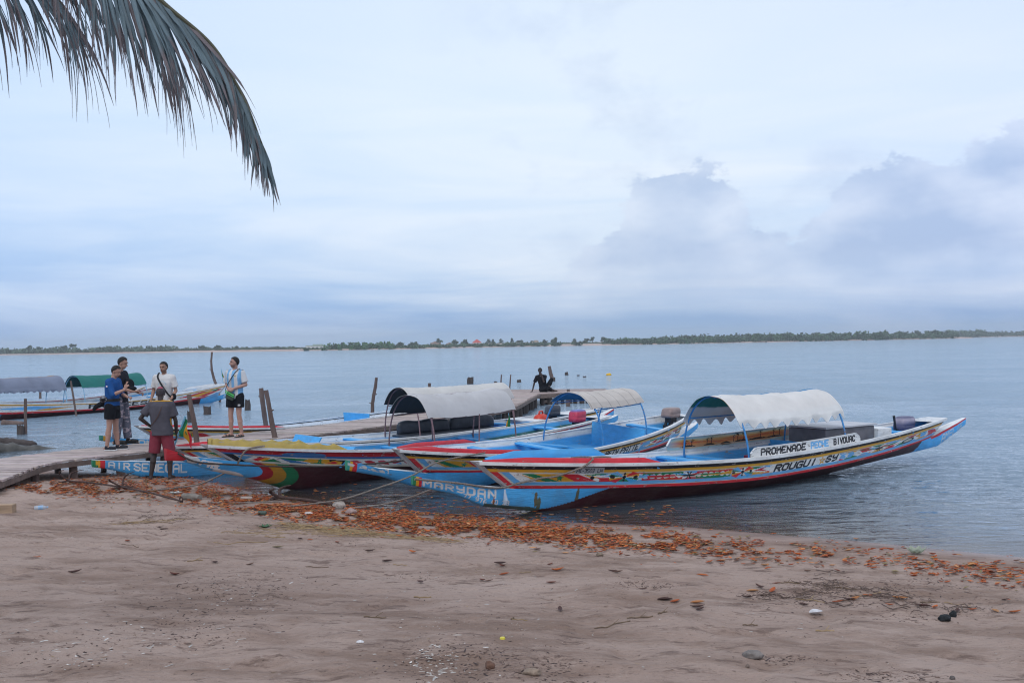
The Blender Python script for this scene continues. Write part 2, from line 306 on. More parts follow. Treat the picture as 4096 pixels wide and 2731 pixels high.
# water sheet
wx=axis(-4000,4000,-13,13,.08,1.3); wy=axis(6,5000,10.5,32,.08,1.3)
WX,WY=np.meshgrid(wx,wy,indexing='ij'); WD=-ground_z(WX,WY,False)
WZ=(fbm(WX*.55+3,WY*1.1,3,40)-.5)*.05*np.clip(WD/.5,0,1)+(fbm(WX*1.9+WY*.5,WY*3.1-WX*.5,3,47)-.5)*.034*np.clip(WD/.35,0.04,1)*np.clip((60-np.hypot(WX,WY))/25,0,1)
def water_material():
    m=bpy.data.materials.new('water'); m.use_nodes=True; nt=m.node_tree; N=nt.nodes.new; L=nt.links.new; nt.nodes.remove(nt.nodes['Principled BSDF']); out=nt.nodes['Material Output']
    tc=N('ShaderNodeTexCoord'); at=N('ShaderNodeAttribute'); at.attribute_name='Col'; sp=N('ShaderNodeSeparateColor'); L(at.outputs['Color'],sp.inputs[0])
    def noise(sc,st,det=4,rough=.5,dist=0.,rot=0.):
        mp=N('ShaderNodeMapping'); mp.inputs['Scale'].default_value=st; mp.inputs['Rotation'].default_value=(0,0,rot); L(tc.outputs['Object'],mp.inputs[0]); n=N('ShaderNodeTexNoise'); n.inputs['Scale'].default_value=sc; n.inputs['Detail'].default_value=det; n.inputs['Roughness'].default_value=rough; n.inputs['Distortion'].default_value=dist; L(mp.outputs[0],n.inputs['Vector']); return n.outputs[0]
    def mth(op,a,b):
        x=N('ShaderNodeMath'); x.operation=op
        for i,v in enumerate((a,b)):
            if isinstance(v,(int,float)): x.inputs[i].default_value=v
            else: L(v,x.inputs[i])
        return x.outputs[0]
    h=mth('ADD',mth('MULTIPLY',noise(1.6,(.45,1.1,1),3,.55,.3,.18),.60),mth('MULTIPLY',noise(4.6,(.5,1.15,1),3,.6,.5,-.1),.36))
    h=mth('ADD',h,mth('MULTIPLY',noise(.3,(.6,1.,1),3,.5,.2,.3),.8))
    b=N('ShaderNodeBump'); b.inputs['Distance'].default_value=.46; b.inputs['Strength'].default_value=1.; L(h,b.inputs['Height'])
    calm=N('ShaderNodeMapRange'); calm.inputs[1].default_value=0; calm.inputs[2].default_value=.55; calm.inputs[3].default_value=.10; calm.inputs[4].default_value=.85; L(sp.outputs[1],calm.inputs[0]); pt=N('ShaderNodeMapRange'); pt.inputs[1].default_value=.35; pt.inputs[2].default_value=.65; pt.inputs[3].default_value=.45; pt.inputs[4].default_value=1.25; L(noise(.16,(.35,1,1),4,.7,.6,.1),pt.inputs[0]); L(mth('MULTIPLY',calm.outputs[0],pt.outputs[0]),b.inputs['Strength'])
    fr=N('ShaderNodeFresnel'); fr.inputs[0].default_value=1.33; L(b.outputs[0],fr.inputs['Normal'])
    gl=N('ShaderNodeBsdfGlossy'); gl.inputs['Roughness'].default_value=.06; L(b.outputs[0],gl.inputs['Normal']); gl.inputs['Color'].default_value=(.98,.99,1,1)
    tr=N('ShaderNodeBsdfTransparent'); tr.inputs[0].default_value=(.78,.80,.72,1)
    df=N('ShaderNodeBsdfDiffuse'); df.inputs[0].default_value=(.27,.37,.46,1)
    body=N('ShaderNodeMixShader'); L(sp.outputs[0],body.inputs[0]); L(tr.outputs[0],body.inputs[1]); L(df.outputs[0],body.inputs[2])
    mx=N('ShaderNodeMixShader'); L(fr.outputs[0],mx.inputs[0]); L(body.outputs[0],mx.inputs[1]); L(gl.outputs[0],mx.inputs[2]); L(mx.outputs[0],out.inputs[0])
    return m
murk=1-np.exp(-np.clip(WD,0,9)*1.9)
w_ob=grid('water',np.stack([WX,WY,WZ],-1),water_material(),C=np.stack([murk,np.clip(WD,0,1),murk*0],-1)); tag(w_ob,kind='structure')
# ------------------------------------------------------------------ far shore
FSH=np.array([(-900,760),(-342,665),(-211,625),(-119.6,552),(-61,545),(-7.5,612),(84,606),(217,691),(300,735),(365,785),(420,980),(567,1100),(1200,1500)],float)
def far_y(x): return np.interp(x,FSH[:,0],FSH[:,1])
def fpx(px):
    """point on the far shoreline seen at picture column px"""
    k=(px-2048)/FPX
    xs=np.linspace(-800,1100,3000); r=xs/far_y(xs); return float(np.interp(k,r,xs)) if True else 0
us=np.linspace(-880,1190,400); vs=np.array([0,3,6,10,30,120,400,900.])
UX,VX=np.meshgrid(us,vs,indexing='ij'); FY=far_y(UX)+vnoise(UX*.05,UX*0,3)*14-7
lz=np.interp(VX,[0,3,10,30,900],[-.25,.12,.7,1.1,1.5])
fc=np.tile(np.array([.50,.37,.31]),(400,8,1))*(0.8+.3*vnoise(UX*.1,VX*.1,8))[...,None]
tag(grid('far_shore',np.stack([UX,FY+VX,lz],-1),mat('far_sand',attr=True,rough=.95,var=.2,vscale=.05),C=fc),kind='structure')
def fshore(x,off): return np.array([x,far_y(x)+off+float(vnoise(np.array([x*.05]),np.array([0.]),3)[0])*14-7])
FOL=mat('far_foliage',attr=True,rough=.8,var=.35,vscale=.25,spec=.2)
BARK=mat('bark',(.13,.10,.08),rough=.9,var=.3,vscale=3,bump=.5,bscale=10)
def clump(V,F,C,c,r,n,size,col,flat=.75):
    """leaf-clump faces scattered through an ellipsoid, shell-biased"""
    for _ in range(n):
        d=RNG.normal(size=3); d/=np.linalg.norm(d); rr=RNG.uniform(.45,1.08); p=np.array(c)+d*rr*np.array([r,r,r*flat]); 
        a=RNG.normal(size=3); a/=np.linalg.norm(a); b=np.cross(a,RNG.normal(size=3)); b/=np.linalg.norm(b); s=size*RNG.uniform(.6,1.4); i=len(V)
        V+= [p-a*s-b*s*.6,p+a*s-b*s*.6,p+a*s*.8+b*s*.7,p-a*s*.7+b*s*.8]; F.append((i,i+1,i+2,i+3)); k=RNG.uniform(.7,1.3); C+= [np.array(col)*k]*4
DEPTHK=lambda y: y/FPX
# mangrove belt: (px0, px1, height px, offset behind waterline, colour)
BELT=[(-200,640,24,14,(.070,.105,.070)),(600,1150,15,22,(.075,.105,.070)),(1200,1290,8,4,(.055,.095,.045)),(1290,1570,25,2,(.050,.100,.040)),(1540,1700,13,8,(.055,.095,.050)),(1640,2000,14,3,(.060,.095,.050)),(1900,2120,16,30,(.065,.095,.060)),
      (2000,2190,15,2,(.050,.085,.040)),(2420,2700,24,6,(.050,.090,.045)),(2640,2760,22,1,(.045,.085,.040)),(2750,3000,24,3,(.050,.088,.045)),(2700,3300,30,60,(.055,.085,.055)),(3000,3560,30,2,(.048,.085,.042)),(3300,3980,28,8,(.050,.085,.045)),(3500,3960,22,1,(.050,.085,.045)),(3900,4600,20,20,(.050,.080,.055)),(2110,2440,11,50,(.06,.10,.055)),(3960,4600,14,4,(.05,.08,.05)),(300,1180,11,30,(.08,.105,.07))]
V=[];F=[];C=[]
for (p0,p1,hp,off,col) in BELT:
    p=p0
    while p<p1:
        x=fpx(p); y=fshore(x,off)[1]+random.uniform(0,18); k=y/FPX; env=min(1,(p-p0)/25+.35,(p1-p)/25+.35)
        h=hp*k*random.uniform(.6,1.08)*env; r=max(1.3,h*.55); zb=.3
        clump(V,F,C,(x,y,zb+h*.46),r*1.15,38,max(.42,.30*r),np.array(col)*random.uniform(1.1,1.7),flat=h*.52/r)
        p+=r*.5/k*random.uniform(.55,1.1)
tag(mesh_np('mangrove_belt',V,F,FOL,col=np.array(C)),kind='stuff',label='low green mangrove thicket lining the far shore',cat='mangrove')
for (px,hp) in ((1230,6),(2225,16),(2310,17),(2590,18)):     # single round bushes standing off the thicket
    V=[];F=[];C=[]; x=fpx(px); y=fshore(x,1)[1]; k=y/FPX; h=hp*k
    for j in (-1,0,1): clump(V,F,C,(x+j*h*.75,y,.2+h*.45),h*.62,60,.45,(.045,.085,.038),flat=.8)
    tag(mesh_np('mangrove_bush',V,F,FOL,col=np.array(C)),dict(zip((1230,2225,2310,2590),('tiny low bush at the water edge left of the white building','round mangrove bush alone on the far waterline, left one of the adjoining pair','round mangrove bush alone on the far waterline, right one of the adjoining pair','wide mangrove bush on the far beach just right of the gap with pale sand')))[px],'bush','mangrove bushes standing apart on the far waterline')
def far_tree(px,topy,basey,wpx,kind,label,off=25):
    x=fpx(px); y=fshore(x,off)[1]; k=y/FPX; hz=CAMH+((1371-(px-2048)*.0171)-topy)*k; 
    e=empty('tree',(x,y,.9)); tag(e,label,'tree','trees standing above the far shore'); h=hz-.9; w=wpx*k
    m=MB(); m.tube([(0,0,-.3),(random.uniform(-.2,.2),0,h*.45),(random.uniform(-.3,.3),0,h*.8)],[.22,.16,.08],6)
    if kind!='palm':
        for s in (-1,1): m.tube([(0,0,h*.4),(s*w*.3,0,h*.72)],[.12,.05],5)
    m.build('trunk',BARK,e)
    V=[];F=[];C=[]; base={'tree':(.070,.105,.065),'pine':(.070,.100,.072),'palm':(.08,.11,.07)}[kind]
    if kind=='palm':
        for a in range(9):
            an=a*2*math.pi/9; d=np.array([math.cos(an),math.sin(an),0]); q=np.array([0,0,h*.85])
            for j in range(3):
                p0=q+d*w*.5*j/3+np.array([0,0,h*.08*math.sin(j*1.3)]); p1=q+d*w*.5*(j+1)/3+np.array([0,0,h*.08*math.sin((j+1)*1.3)-.1*j]); i=len(V)
                V+=[p0-[0,0,.22],p1-[0,0,.18],p1+[0,0,.14],p0+[0,0,.16]]; F.append((i,i+1,i+2,i+3)); C+=[np.array(base)]*4
    elif kind=='pine':
        for j in range(6):
            f=j/5; clump(V,F,C,(random.uniform(-.2,.2),0,h*(.35+.6*f)),w*.5*(1-.75*f)+.25,22,.36,np.array(base),flat=.8)
    else:
        for j in range(9):
            a=random.uniform(0,6.28); q_=random.random(); clump(V,F,C,(math.cos(a)*w*.36*(1.1-q_*.6),math.sin(a)*w*.2,h*(.42+.5*q_)),w*random.uniform(.14,.26),24,.42,np.array(base)*random.uniform(.8,1.3),flat=.7)
    mesh_np('crown',V,F,FOL,e,np.array(C)); return e
TR=[(40,1384,30,'tree','dark bushy tree nearest the left end of the far shore'),(75,1385,22,'tree','second dark tree from the left end of the far shore'),(195,1384,30,'tree','round tree just left of the tallest tree on the left far shore'),(232,1377,34,'tree','tallest spreading tree on the left part of the far shore'),(155,1384,14,'palm','small palm rising above the left far thicket'),(345,1389,24,'tree','low tree right of the tallest tree on the left far shore'),
(380,1390,18,'tree','small rounded tree above the seated group of bathers-free left beach'),(490,1386,12,'palm','thin palm above the far thicket over the man in blue'),(640,1386,10,'palm','thin palm above the far thicket over the man in white'),(745,1384,34,'tree','broad flat tree over the far sand near the tall crooked pole'),(820,1384,28,'tree','flat-topped tree right of the tall crooked pole'),(905,1386,12,'pine','small upright conifer above the far sand left of the striped shirt'),(1010,1388,8,'palm','lone thin palm on the low far spit'),(1070,1389,8,'palm','lone thin palm near the right end of the low far spit'),(1120,1390,7,'palm','last tiny palm on the tip of the far spit'),
(1338,1372,24,'tree','tall tree just right of the white far building'),(1505,1369,14,'pine','narrow tree above the large bright mangrove mass'),(1560,1370,32,'tree','leafy tree at the right end of the large mangrove mass'),(1620,1373,44,'tree','wide low tree left of the brown-roofed pavilion'),(1730,1354,30,'tree','tall rounded tree beside the brown-roofed pavilion'),(1798,1361,30,'tree','first of two full trees between pavilion and red roof'),(1840,1360,30,'tree','second of two full trees, close left of the red roof'),
(1945,1358,24,'pine','dense dark tree close right of the red roof'),(1965,1358,16,'pine','second conifer right of the red roof'),(2000,1357,20,'pine','third conifer right of the red roof'),(2048,1354,14,'pine','slender tall tree right of the row of conifers'),(2080,1361,30,'tree','small round tree right of the slender tall tree'),(2135,1361,14,'palm','small palm beyond the wall right of the red roof'),
(2185,1359,20,'tree','round tree over the gap in the far mangroves'),(2225,1352,34,'tree','spreading tree behind the left mangrove bush'),(2310,1355,20,'pine','upright tree behind the right mangrove bush'),(2360,1354,32,'tree','leafy tree left of the tallest bare-stemmed tree'),(2384,1346,18,'tree','tallest bare-stemmed tree on the middle far shore'),(2432,1348,26,'tree','forked thin tree right of the tallest middle tree'),(2470,1353,8,'palm','small thin palm right of the forked thin tree'),
(3155,1338,12,'palm','small palm at the left end of the right-hand grove'),(3180,1341,20,'tree','low tree at the left end of the right-hand grove'),(3240,1339,34,'tree','dark tree left of centre in the right-hand grove'),(3300,1334,40,'tree','wide crowned tree in the middle of the right-hand grove'),(3345,1336,38,'tree','dense tree just right of the grove middle'),(3390,1332,34,'tree','full rounded tree, highest of the right-hand grove'),(3440,1335,30,'tree','rounded tree right of the highest grove tree'),(3468,1329,22,'tree','ball-shaped tree near the right end of the grove'),(3520,1333,24,'palm','palm at the right end of the right-hand grove'),(3560,1338,26,'tree','last low tree right of the right-hand grove')]
TR[6]=(380,1390,18,'tree','small rounded tree on the left far shore, next right of the low tree')
for (px,ty,w,kd,lb) in TR: far_tree(px,ty,0,w,kd,lb,off=50 if 1400<px<2150 else 25)
# far buildings
def far_house(px,y0,y1,wpx,off,wallc,roofc,kind,label):
    x=fpx(px); y=fshore(x,off)[1]; k=y/FPX; w=wpx*k; hor=1371-(px-2048)*.0171; zt=CAMH+(hor-y0)*k; zb=.8; zw=CAMH+(hor-y1)*k
    e=empty('house',(x,y,zb),0); tag(e,label,'house'); d=w*.7
    m=MB(); m.box((0,0,(zw-zb)/2),(w*.92,d,zw-zb)); wl=m.build('wall',mat('wall_%s'%label.split()[0],wallc,.9,.15,.4),e)
    m=MB(); r=mat('roof_%s'%label.split()[0],roofc,.85,.2,.6)
    if kind=='hip':
        a=w/2*1.05;b=d/2*1.05; z0=zw-zb; z1=zt-zb; m.add([(-a,-b,z0),(a,-b,z0),(a,b,z0),(-a,b,z0),(-w*.05,0,z1),(w*.05,0,z1)],[(0,1,5,4),(1,2,5),(2,3,4,5),(3,0,4),(3,2,1,0)])
    else: m.box((0,0,zw-zb+.25),(w,d*1.05,.5)); m.box((w*.1,0,zw-zb+.8),(w*.5,d*.6,.7))
    m.build('roof',r,e)
    for i in range(4):
        m=MB(); m.box((-w*.33+i*w*.22,-d/2-.03,(zw-zb)*.45),(w*.09,.08,(zw-zb)*.45)); m.build('window',mat('dark_opening',(.03,.03,.035),.4,.1),e)
far_house(1228,1380,1385,75,30,(.72,.73,.70),(.35,.42,.36),'flat','white two-level building at the tip of the middle far shore')
far_house(1708,1366,1373,44,60,(.33,.27,.22),(.24,.15,.11),'hip','brown hip-roofed pavilion on the middle far shore')
far_house(1770,1370,1375,30,60,(.30,.25,.21),(.24,.16,.13),'hip','small brown-roofed hut right of the larger brown pavilion')
far_house(1897,1357,1371,38,40,(.75,.73,.70),(.52,.09,.07),'hip','red pyramid-roofed house with pale walls on the far shore')
far_house(2150,1364,1367,30,60,(.6,.5,.42),(.45,.33,.25),'flat','low pale building between the trees right of the wall')
far_house(945,1395,1399,44,45,(.55,.36,.25),(.48,.28,.17),'flat','orange-brown low building behind the left far beach')
far_house(420,1402,1405,18,20,(.5,.4,.33),(.5,.42,.36),'hip','small tan hut on the left far beach')
m=MB(); 
for i in range(22):
    x0=fpx(1820+i*16); x1=fpx(1820+i*16+15); a=fshore(x0,30); b=fshore(x1,30); m.beam((*a,1.6),(*b,1.6),.3,1.6)
tag(m.build('perimeter_wall',mat('pale_wall',(.5,.46,.42),.9,.2,.1)),'long low grey wall right of the red-roofed house','wall')
# ------------------------------------------------------------------ paint rasters
WHT=np.array([.78,.77,.74]); BLU=np.array([.07,.39,.75]); SKB=np.array([.16,.46,.80]); RED=np.array([.62,.025,.04]); YEL=np.array([.74,.36,.03]); BLK=np.array([.012,.013,.02]); GRN=np.array([.02,.22,.09]); MAR=np.array([.055,.010,.015]); CRM=np.array([.62,.58,.48]); LEM=np.array([.50,.36,.09])  # MAR: dark red hull paint, darkened further to hold underside shade and reflection
GL_={'A':[[(0,0),(0,5),(1,6),(3,6),(4,5),(4,0)],[(0,2.6),(4,2.6)]],'B':[[(0,0),(0,6),(3,6),(3.8,5),(3.2,3.2),(0,3.2)],[(3.2,3.2),(4,2),(3.4,0),(0,0)]],'C':[[(4,5),(3,6),(1,6),(0,5),(0,1),(1,0),(3,0),(4,1)]],'D':[[(0,0),(0,6),(2.8,6),(4,4.8),(4,1.2),(2.8,0),(0,0)]],
'E':[[(4,6),(0,6),(0,0),(4,0)],[(0,3),(3,3)]],'F':[[(4,6),(0,6),(0,0)],[(0,3),(3,3)]],'G':[[(4,5),(3,6),(1,6),(0,5),(0,1),(1,0),(4,0),(4,2.8),(2.3,2.8)]],'H':[[(0,0),(0,6)],[(4,0),(4,6)],[(0,3),(4,3)]],'I':[[(2,0),(2,6)]],'K':[[(0,0),(0,6)],[(4,6),(.4,3),(4,0)]],
'L':[[(0,6),(0,0),(4,0)]],'M':[[(0,0),(0,6),(2,3),(4,6),(4,0)]],'N':[[(0,0),(0,6),(4,0),(4,6)]],'O':[[(0,1),(0,5),(1,6),(3,6),(4,5),(4,1),(3,0),(1,0),(0,1)]],'P':[[(0,0),(0,6),(3,6),(4,5),(4,3.8),(3,3),(0,3)]],'R':[[(0,0),(0,6),(3,6),(4,5),(4,3.8),(3,3),(0,3)],[(1.6,3),(4,0)]],
'S':[[(4,5.2),(3,6),(1,6),(0,5),(0,4),(1,3.2),(3,2.8),(4,2),(4,1),(3,0),(1,0),(0,.8)]],'T':[[(0,6),(4,6)],[(2,6),(2,0)]],'U':[[(0,6),(0,1),(1,0),(3,0),(4,1),(4,6)]],'V':[[(0,6),(2,0),(4,6)]],'Y':[[(0,6),(.2,3.6),(2.2,2.9),(4,3.4)],[(4,6),(4,1),(2.6,0),(.6,0)]],'X':[[(0,0),(4,6)],[(0,6),(4,0)]],
'0':[[(0,1),(0,5),(1,6),(3,6),(4,5),(4,1),(3,0),(1,0),(0,1)]],'2':[[(0,5),(1,6),(3,6),(4,5),(4,3.8),(0,0),(4,0)]],'4':[[(3,0),(3,6),(0,2),(4,2)]],'6':[[(3.5,6),(1,5),(0,3),(0,1),(1,0),(3,0),(4,1),(4,2),(3,3),(.4,3)]],'7':[[(0,6),(4,6),(1.5,0)]],'8':[[(1,3.2),(0,4.4),(1,6),(3,6),(4,4.6),(3,3.2),(1,3.2),(0,1.6),(1,0),(3,0),(4,1.6),(3,3.2)]],'9':[[(.5,0),(3,1),(4,3),(4,5),(3,6),(1,6),(0,5),(0,4),(1,3),(3.8,3)]],
'3':[[(0,6),(3,6),(4,5),(3,3.3),(1.5,3.2)],[(3,3.3),(4,2),(3,0),(0,0)]],'5':[[(4,6),(0,6),(0,3.4),(3,3.4),(4,2.4),(3,0),(0,0)]],'1':[[(1,5),(2,6),(2,0)]],'-':[[(1,3),(3,3)]]}
class Paint:
    """colours on a set of surface samples with coordinates X (metres along) and Vv (0..1 up)"""
    def __init__(s,X,V,base,flip=False): s.X=X; s.V=V; s.c=np.zeros(X.shape+(3,)); s.c[:]=base; s.flip=flip
    def put(s,m,col): s.c[m]=col; return s
    def band(s,v0,v1,col,x0=-99,x1=99): return s.put((s.V>=v0)&(s.V<v1)&(s.X>=x0)&(s.X<x1),col)
    def poly(s,pts,col):
        x,y=s.X,s.V; ins=np.zeros(x.shape,bool); n=len(pts)
        for i in range(n):
            (x0,y0),(x1,y1)=pts[i],pts[(i+1)%n]
            if y0==y1: continue
            c=((y0>y)!=(y1>y))&(x<(x1-x0)*(y-y0)/(y1-y0)+x0); ins^=c
        return s.put(ins,col)
    def disk(s,x,v,r,col,h=.4): return s.put(((s.X-x)**2+((s.V-v)*h)**2)<r*r,col)
    def text(s,txt,x0,x1,v0,v1,col,th=.9,shear=.0,h=.4,v0b=None,v1b=None,gap=1.7):
        n=len(txt); adv=(x1-x0)/(n-gap/(4+gap)); 
        lo,hi=min(x0,x1)-.15,max(x0,x1)+.15; sel=(s.X>lo)&(s.X<hi); X=s.X[sel]; V=s.V[sel]
        t=(X-x0)/(x1-x0)
        if s.flip: t=1-t
        a0=v0+(0 if v0b is None else (v0b-v0)*np.clip(t,0,1)); a1=v1+(0 if v1b is None else (v1b-v1)*np.clip(t,0,1))
        gy=(V-a0)/(a1-a0)*6; gx=t*abs(x1-x0)/abs(adv)*(4+gap)-shear*(gy-3)/6*4
        ratio=(abs(adv)/(4+gap))/max(abs(v1-v0)*h/6,1e-6)   # cell width/height in metres
        ok=np.zeros(X.shape,bool)
        for i,ch in enumerate(txt):
            for pl in GL_.get(ch,[]):
                for (ax,ay),(bx,by) in zip(pl[:-1],pl[1:]):
                    px=gx-i*(4+gap)-ax; py=gy-ay; dx,dy=bx-ax,by-ay; L=dx*dx+dy*dy; q=np.clip((px*dx+py*dy)/max(L,1e-6),0,1)
                    ok|=(np.hypot((px-q*dx)*min(ratio,1.3),py-q*dy)<th/2*1.0)
        m=np.zeros(s.X.shape,bool); m[sel]=ok; return s.put(m,col)
    def star(s,x,v,r,col,h=.4,rot=0):
        P=[]
        for i in range(10):
            a=math.pi/2+rot+i*math.pi/5; q=r if i%2==0 else r*.42; P.append((x+q*math.cos(a),v+q*math.sin(a)/h))
        return s.poly(P,col)
    def burst(s,x,v,w,hh,cols=None):
        cols=cols or [RED,YEL,GRN,BLU,RED,YEL,GRN,SKB]
        for i,(dx,dv) in enumerate([(1,.95),(1,.35),(1,-.3),(1,-1),(-1,-.95),(-1,-.3),(-1,.35),(-1,1)]):
            s.poly([(x,v),(x+dx*w,v+dv*hh*.9),(x+dx*w*(.5 if abs(dv)>.5 else .9),v+dv*hh+(.06 if dv>0 else -.06)*1.3)],cols[i])
        for dx in (-.18,.18): s.disk(x+dx,v,.024,BLK)
        return s.disk(x,v,.03,BLK).disk(x,v+hh*.85,.02,BLK).disk(x,v-hh*.85,.02,BLK)
    def cross(s,x,v,w,hh):
        for a,b,c in (((-1,.9),(-.5,.2),BLU),((-1,-.9),(-.4,-.2),RED),((1,.95),(.5,.2),RED),((1,-.9),(.4,-.2),YEL),((-1,.15),(-.3,0),GRN),((1,.1),(.3,0),GRN)):
            s.poly([(x,v+.03),(x+a[0]*w,v+a[1]*hh),(x+a[0]*w*.8,v+a[1]*hh*.55),(x,v-.03)],c)
        for sg in (-1,1):
            s.poly([(x-.01,v),(x+.01,v),(x+.05,v+sg*hh*.95),(x+.015,v+sg*hh*.95)],BLK); s.poly([(x-.01,v),(x+.01,v),(x-.03,v+sg*hh*.95),(x-.06,v+sg*hh*.95)],BLK)
        return s.poly([(x-.14,v+.03),(x+.14,v+.03),(x+.1,v-.05),(x-.1,v-.05)],BLK)
    def scallop(s,x0,x1,v0,v1,top,bot,n=6):
        X,V=s.X,s.V; q=(X-x0)/(x1-x0); ins=(q>0)&(q<1); w=np.abs(np.sin(q*n*math.pi))*.5-.28; mid=(v0+v1)/2; hh=(v1-v0)/2
        s.put(ins&(V>mid+hh*(.45+w))&(V<v1),top); s.put(ins&(V<mid-hh*(.45+w))&(V>v0),bot)
        return s.poly([(x0+.08,mid+.03),(x0+(x1-x0)*.65,mid+.055),(x1,mid),(x0+(x1-x0)*.65,mid-.045),(x0+.1,mid-.04)],bot)
def wshape(t,B):
    t=np.asarray(t,float); a=1-np.abs(1-np.clip(t/.45,0,1))**2.0; b=1-.78*np.clip((t-.45)/.55,0,1)**2.4
    return B/2*np.where(t<.45,a*.93+.07,b)
def sheer(t,zb,zm,zs): return zm+(zb-zm)*np.clip(1-t/.5,0,1)**1.7+(zs-zm)*np.clip((t-.4)/.6,0,1)**1.8
WOODP=dict(attr=True,rough=.5,var=.16,vscale=9,bump=.35,bscale=22,stretch=(.25,1,2.2),spec=.35)
M_SIDE=mat('painted_hull',wear=.6,dirt=.28,**WOODP)
M_LOG=mat('painted_log_hull',wear=.12,wearcol=(.16,.13,.12),dirt=.45,**WOODP)
M_WHITE=mat('white_boat_paint',(.74,.74,.73),.5,.14,9,.35,20,wear=.55,dirt=.45,stretch=(.3,1,2))
M_BLUE=mat('blue_boat_paint',tuple(BLU),.45,.16,7,.3,20,wear=.2,dirt=.25,stretch=(.3,1,2))
M_RED=mat('red_boat_paint',tuple(RED),.5,.2,8,.3,20,wear=.3,dirt=.2)
M_GREYW=mat('weathered_board',(.36,.33,.33),.75,.25,8,.5,25,wear=.3,stretch=(.4,1,2))
M_BROWNW=mat('brown_board',(.17,.12,.10),.8,.3,8,.4,25,stretch=(.4,1,2))
M_STEEL_B=mat('blue_pipe',(.05,.25,.55),.45,.3,14,wear=.6,wearcol=(.2,.12,.1))
M_RUSTP=mat('rusty_pipe',(.22,.13,.14),.6,.35,20,wear=.5,wearcol=(.3,.24,.24))
def ip(x,pts): return np.interp(x,[p[0] for p in pts],[p[1] for p in pts])
class Boat:
    def __init__(s,P,name,label,group,a,b,tipb,tips,keel,side=-1,endc=(.04,.24,.15),res=.02,body_paint=None,side_paint=None,innertop=WHT,innerbot=BLU,innersplit=.55,stem=M_GREYW,rail=M_WHITE,nv=40,inner_green=False):
        s.x0,s.y0,s.h,s.L,s.B,s.zb,s.zm,s.zs,s.cb,s.cm,s.cs,ro=P; L=s.L; s.side=side
        ca,sa=math.cos(s.h),math.sin(s.h)
        M=Matrix([[ca,-sa,0,s.x0],[sa,ca,0,s.y0],[0,0,1,0],[0,0,0,1]])@Matrix([[1,0,0,0],[0,1,0,0],[0,ro,1,0],[0,0,0,1]])
        T=Matrix.Rotation(math.atan(ro),4,'X'); s.ro=ro
        M=Matrix([[ca,-sa,0,s.x0],[sa,ca,0,s.y0],[0,0,1,0],[0,0,0,1]])@T
        s.M=M; s.e=empty(name,(0,0,0),M=M); tag(s.e,label,'boat',group)
        # --- planked sides, one mesh each, painted outside and inside
        nu=int(L/res); t=np.linspace(0,1,nu)[:,None]; v=np.linspace(0,1,nv)[None]
        for sg in (-1,1):
            x=(.55+t*(L-1))*(1-v)+t*L*v; y=sg*wshape(t,s.B)*(.86+.14*v)+0*x; z=sheer(t,s.cb,s.cm,s.cs)*(1-v)+sheer(t,s.zb,s.zm,s.zs)*v
            z=z+(fbm(x*2,v*3+0*x,2,int(L*7))-.5)*.008; y=y+(fbm(x*1.7,v*3+0*x,2,int(L*3)+5)-.5)*.012
            V=v+0*x; det=(sg==side)
            if det:
                p=Paint(x,V,WHT,flip=(side>0)); side_paint(p,s)
                C=p.c
            else:
                p=Paint(x,V,WHT,flip=(side>0)); side_paint(p,s); C=p.c; 
            so=grid('side_plank',np.stack([x,y,z],-1),M_SIDE,s.e,C,flip=(sg>0))
            # inner skin 3 cm in
            k=3 if nu>300 else 2; xi=x[::k,::6]; yi=y[::k,::6]-sg*.03; zi=z[::k,::6]; Vi=V[::k,::6]
            Ci=np.where((Vi>innersplit)[...,None],innertop,innerbot)*np.ones(xi.shape+(3,)); 
            ii=grid('inner_planking',np.stack([xi,yi,zi-.004],-1),M_SIDE,so,Ci,flip=(sg<0))
            # gunwale rail
            m=MB(); tt=np.linspace(0.004,.998,70); q=np.stack([tt*L,sg*(wshape(tt,s.B)-.006),sheer(tt,s.zb,s.zm,s.zs)-.012],-1)
            for i in range(69): m.beam(q[i],q[i+1]+(q[i+1]-q[i])*.01,.062,.045)
            o=m.build('gunwale',rail,s.e); 
        # --- log body with the long spurs
        fr_=res*.55; X=np.concatenate([np.arange(-a,2.3,fr_),np.arange(2.3,L-.8,res*3),np.arange(L-.8,L+b,res*.9),[L+b]])
        ts=np.clip((X-.55)/(L-1),0,1); mid=sheer(ts,s.cb,s.cm,s.cs)
        zt=np.where(X<.55,ip(X,[(-a,tipb[0]),(-a*.4,tipb[0]*.45+s.cb*.55+.012),(.55,s.cb)]),mid); zt=np.where(X>L-.45,ip(X,[(L-.45,s.cs),(L+b,tips[0])]),zt)
        zk=ip(X,keel); zk=np.minimum(zk,zt-.1)
        wb=wshape(ts,s.B)*.865; wb=np.where(X<.55,ip(X,[(-a,.035),(-a*.5,.075),(.2,.12),(.55,.14)]),np.maximum(wb,.14)); wb=np.where(X>L-.45,ip(X,[(L-.45,float(wshape(1.,s.B)*.865)),(L+b*.6,.09),(L+b,.04)]),wb)
        na=81; ph=np.linspace(0,math.pi,na)[None]; full=ip(X,[(-a,0),(.8,.0),(2.6,1.),(L-2,1.),(L-.4,.2),(L+b,0)])[:,None]; cy=np.sign(np.cos(ph))*np.abs(np.cos(ph))**(.5+1.1*full); cz=np.abs(np.sin(ph))**(1.1+1.4*full)
        Yb=wb[:,None]*cy; Zb=zt[:,None]-(zt-zk)[:,None]*cz; Xb=X[:,None]+0*Yb
        Vb=1-(zt[:,None]-Zb)/(zt-zk)[:,None]
        p=Paint(Xb,Vb,MAR,flip=(side>0)); p.Z=Zb; body_paint(p,s)
        grid('hull',np.stack([Xb,Yb,Zb],-1),M_LOG,s.e,p.c)
